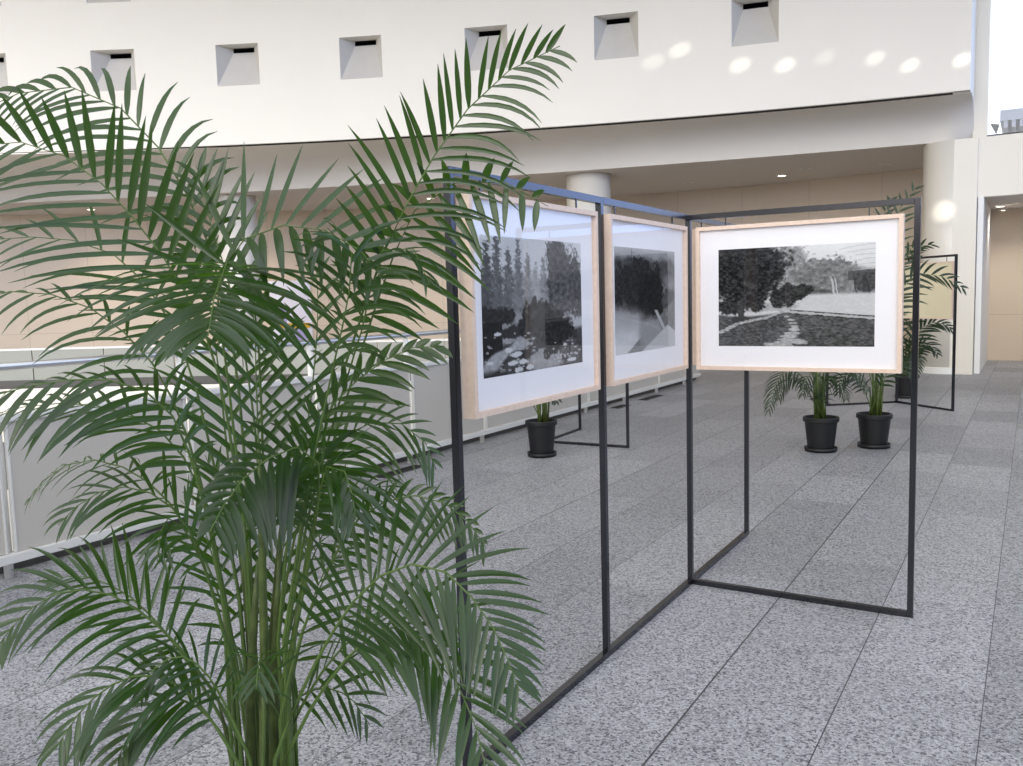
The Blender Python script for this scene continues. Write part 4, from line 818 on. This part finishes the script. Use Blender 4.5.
def pot_parts(t, cx, cy, h, r, saucer=True):
    z0 = 0.0
    if saucer:
        bm = bmesh.new(); add_lathe(bm, [(r*.74, 0), (r*.88, .004), (r*.92, .042), (r*.875, .042), (r*.84, .012), (.001, .010)], cx, cy, 40)
        link('saucer', bm, M['pot'], t, smooth=True); z0 = .0125
    bm = bmesh.new()
    add_lathe(bm, [(.001, z0), (r*.70, z0), (r*.72, z0+.006), (r*.90, h-.045), (r*.985, h-.043), (r, h-.038), (r, h-.006), (r*.98, h), (r*.90, h), (r*.885, h-.008), (r*.84, h-.05)], cx, cy, 48)
    link('pot', bm, M['pot'], t, smooth=False)
    for p in t.children[-1].data.polygons: p.use_smooth = True
    bm = bmesh.new()
    add_lathe(bm, [(r*.85, h-.052), (r*.6, h-.040), (r*.3, h-.032), (.001, h-.030)], cx, cy, 32)
    link('soil', bm, M['soil'], t, smooth=True)

rng = random.Random(11)
bx_, by_ = PALM_BASE[0], PALM_BASE[1]
palm = thing('potted_palm', 'large feathery areca palm in the left foreground in front of the stand', 'plant', (bx_, by_, 0), 'potted areca palms')
PHH = 0.29
pot_parts(palm, bx_, by_, PHH, 0.20)
for spec in PALM_FRONDS:
    spec = list(spec)
    # run each petiole down into the pot
    p0 = Vector(spec[0][0]); c = Vector((bx_, by_, 0))
    off = p0 - c; off.z = 0
    if off.length > 0.10: off = off.normalized()*0.10
    root = Vector((bx_+off.x, by_+off.y, PHH-.045))
    mid = p0.lerp(root, .55)
    old = spec[0]; L0 = sum((Vector(b)-Vector(a)).length for a, b in zip(old, old[1:]))
    ext = (p0-root).length
    spec[0] = [tuple(root), tuple(mid)] + list(old)
    spec[1] = (spec[1]*L0 + ext)/(L0+ext)
    link_frond(frond_mesh(spec, rng, 0.0062), palm, M['leaf'])
for pts, r in PALM_CANES:
    p0 = Vector(pts[0]); c = Vector((bx_, by_, 0)); off = p0-c; off.z = 0
    if off.length > .11: off = off.normalized()*.11
    pts = [(bx_+off.x, by_+off.y, PHH-.05)] + list(pts)
    bm = bmesh.new(); add_tube(bm, pts, [r*1.15, r*1.1, r, r*.95, r*.85, r*.7, r*.3][:len(pts)], 10)
    link('cane', bm, M['cane'], palm, smooth=True)

def small_palm(label, x, y, data, h=.34, r=.170, seed=1):
    rg = random.Random(seed)
    t = thing('potted_palm', label, 'plant', (x, y, 0), 'potted areca palms')
    pot_parts(t, x, y, h, r)
    for k in range(9):
        a = rg.uniform(0, 2*PI); rr = rg.uniform(.01, .075); lean = rg.uniform(.0, .05)
        b = Vector((x+rr*math.cos(a), y+rr*math.sin(a), h-.045))
        hh = rg.uniform(.28, .62)
        e = b + Vector((math.cos(a)*lean, math.sin(a)*lean, hh))
        bm = bmesh.new(); add_tube(bm, [b, b.lerp(e, .5)+Vector((0, 0, .01)), e], [.011, .0095, .006], 8)
        link('cane', bm, M['cane'], t, smooth=True)
    for spec in data:
        spec = list(spec); p = [Vector(q) for q in spec[0]]
        a = rg.uniform(0, 2*PI); root = Vector((x+.05*math.cos(a), y+.05*math.sin(a), h-.04))
        # anchor the lower part in this pot and keep the traced crown
        sh = root - p[0]; n = len(p)
        p = [q + sh*max(0, 1-2.5*i/(n-1)) for i, q in enumerate(p)]
        spec[0] = [tuple(q) for q in p]
        link_frond(frond_mesh(spec, rg, 0.006, 5), t, M['leaf_far'])
    return t
small_palm('drooping palm in a black pot under the right framed photograph, left of a pair', -1.745, 8.67, BACK_A, seed=3)
small_palm('upright palm in a black pot behind the right post, right of a pair', -1.319, 9.08, BACK_B, seed=4)
small_palm('distant palm in a black pot behind the small V-shaped stand', -1.53, 13.45, BACK_C, h=.33, seed=5)
small_palm('palm in a black pot behind the first framed photograph', -4.153, 7.36, BACK_D, h=.36, r=.160, seed=6)

# ------------------------------------------------------------------ rest of the hall outside the picture
struct('wall_right', box(9.0, 9.2, -8, 24, 0, 3.2), M['grey_wall'])
struct('ceiling_atrium', box(-34, 7, 2.2, 22, 10.2, 10.5), M['cream_matt'])
struct('wall_rear', box(-5.3, 9.2, -8.2, -8.0, 0, 3.4), M['grey_wall'])

# ------------------------------------------------------------------ light
w = bpy.data.worlds.new('sky'); scene.world = w; w.use_nodes = True
nt = w.node_tree; bg = nt.nodes['Background']
tc = nt.nodes.new('ShaderNodeTexCoord'); sp = nt.nodes.new('ShaderNodeSeparateXYZ'); nt.links.new(tc.outputs['Generated'], sp.inputs[0])
mr = nt.nodes.new('ShaderNodeMapRange'); mr.inputs['From Min'].default_value = -0.1; mr.inputs['From Max'].default_value = 1.0
nt.links.new(sp.outputs['Z'], mr.inputs['Value'])
def sky_ramp(stops):
    rp = nt.nodes.new('ShaderNodeValToRGB'); nt.links.new(mr.outputs[0], rp.inputs['Fac'])
    e = rp.color_ramp.elements
    e[0].position, e[0].color = stops[0][0], (*stops[0][1], 1)
    e[1].position, e[1].color = stops[-1][0], (*stops[-1][1], 1)
    for p, c in stops[1:-1]:
        k = e.new(p); k.color = (*c, 1)
    return rp
blue = sky_ramp([(0, (.25, .25, .26)), (.085, (.3, .31, .33)), (.108, (1.6, 2.4, 4.6)), (.2, (1.5, 2.1, 3.7)), (.34, (1.2, 1.45, 2.0)), (.7, (1.45, 1.5, 1.6)), (1, (1.75, 1.8, 1.9))])
pale = sky_ramp([(0, (.25, .25, .26)), (.085, (.3, .31, .32)), (.11, (1.25, 1.22, 1.16)), (.4, (1.32, 1.32, 1.28)), (.7, (1.45, 1.5, 1.6)), (1, (1.75, 1.8, 1.9))])
mx_ = nt.nodes.new('ShaderNodeMapRange'); mx_.inputs['From Min'].default_value = -.15; mx_.inputs['From Max'].default_value = .45
nt.links.new(sp.outputs['X'], mx_.inputs['Value'])
mix = nt.nodes.new('ShaderNodeMixRGB'); nt.links.new(mx_.outputs[0], mix.inputs['Fac'])
nt.links.new(pale.outputs['Color'], mix.inputs[1]); nt.links.new(blue.outputs['Color'], mix.inputs[2])
nt.links.new(mix.outputs[0], bg.inputs['Color'])
bg.inputs['Strength'].default_value = 1.0

sun = bpy.data.lights.new('soft_skylight_sun', 'SUN'); sun.energy = 2.0; sun.angle = math.radians(50); sun.color = (1.0, 0.93, 0.80)
so = bpy.data.objects.new('soft_skylight_sun', sun); COL.objects.link(so)
so.rotation_euler = Vector((-0.18, 0.92, -0.30)).to_track_quat('-Z', 'Y').to_euler()

# added spot lamps standing in for sunlight thrown back onto the gallery front and the column by glazing high on the opposite side
def glint(name, src, dst, ang, power):
    l = bpy.data.lights.new(name, 'SPOT'); l.energy = power; l.spot_size = math.radians(ang); l.spot_blend = 0.9; l.shadow_soft_size = 0.02; l.color = (1, .97, .9)
    o = bpy.data.objects.new(name, l); COL.objects.link(o); o.location = src
    o.rotation_euler = (Vector(dst)-Vector(src)).to_track_quat('-Z', 'Y').to_euler()
SRC = (8.0, 9.0, 9.0)
for x, z, k in ((-5.57, 5.96, 1.0), (-6.04, 5.80, .6), (-4.56, 5.59, 1.0), (-3.82, 5.51, 1.0), (-3.18, 5.57, .3), (-2.40, 5.46, .6), (-1.87, 5.28, .7), (-1.10, 5.27, .9)):
    glint('glint_spot', SRC, (x, y_fascia(x), z), 1.25, 5000*k)
glint('glint_spot', (1.5, 4.0, 5.5), (-1.42, 17.35, 2.93), 1.9, 5000)

# ------------------------------------------------------------------ camera
cam = bpy.data.cameras.new('camera'); co = bpy.data.objects.new('camera', cam); COL.objects.link(co)
cam.sensor_fit = 'HORIZONTAL'; cam.sensor_width = 36.0; cam.lens = FOCAL_PX/1023*36.0
r, u, b = CAM_AXES
co.matrix_world = Matrix(((r[0], u[0], b[0], 0), (r[1], u[1], b[1], 0), (r[2], u[2], b[2], CAM_H), (0, 0, 0, 1)))
cam.clip_end = 200
scene.camera = co
scene.view_settings.view_transform = 'Standard'; scene.view_settings.look = 'None'
scene.view_settings.gamma = 1.0; scene.view_settings.exposure = 0.0; scene.view_settings.use_curve_mapping = False
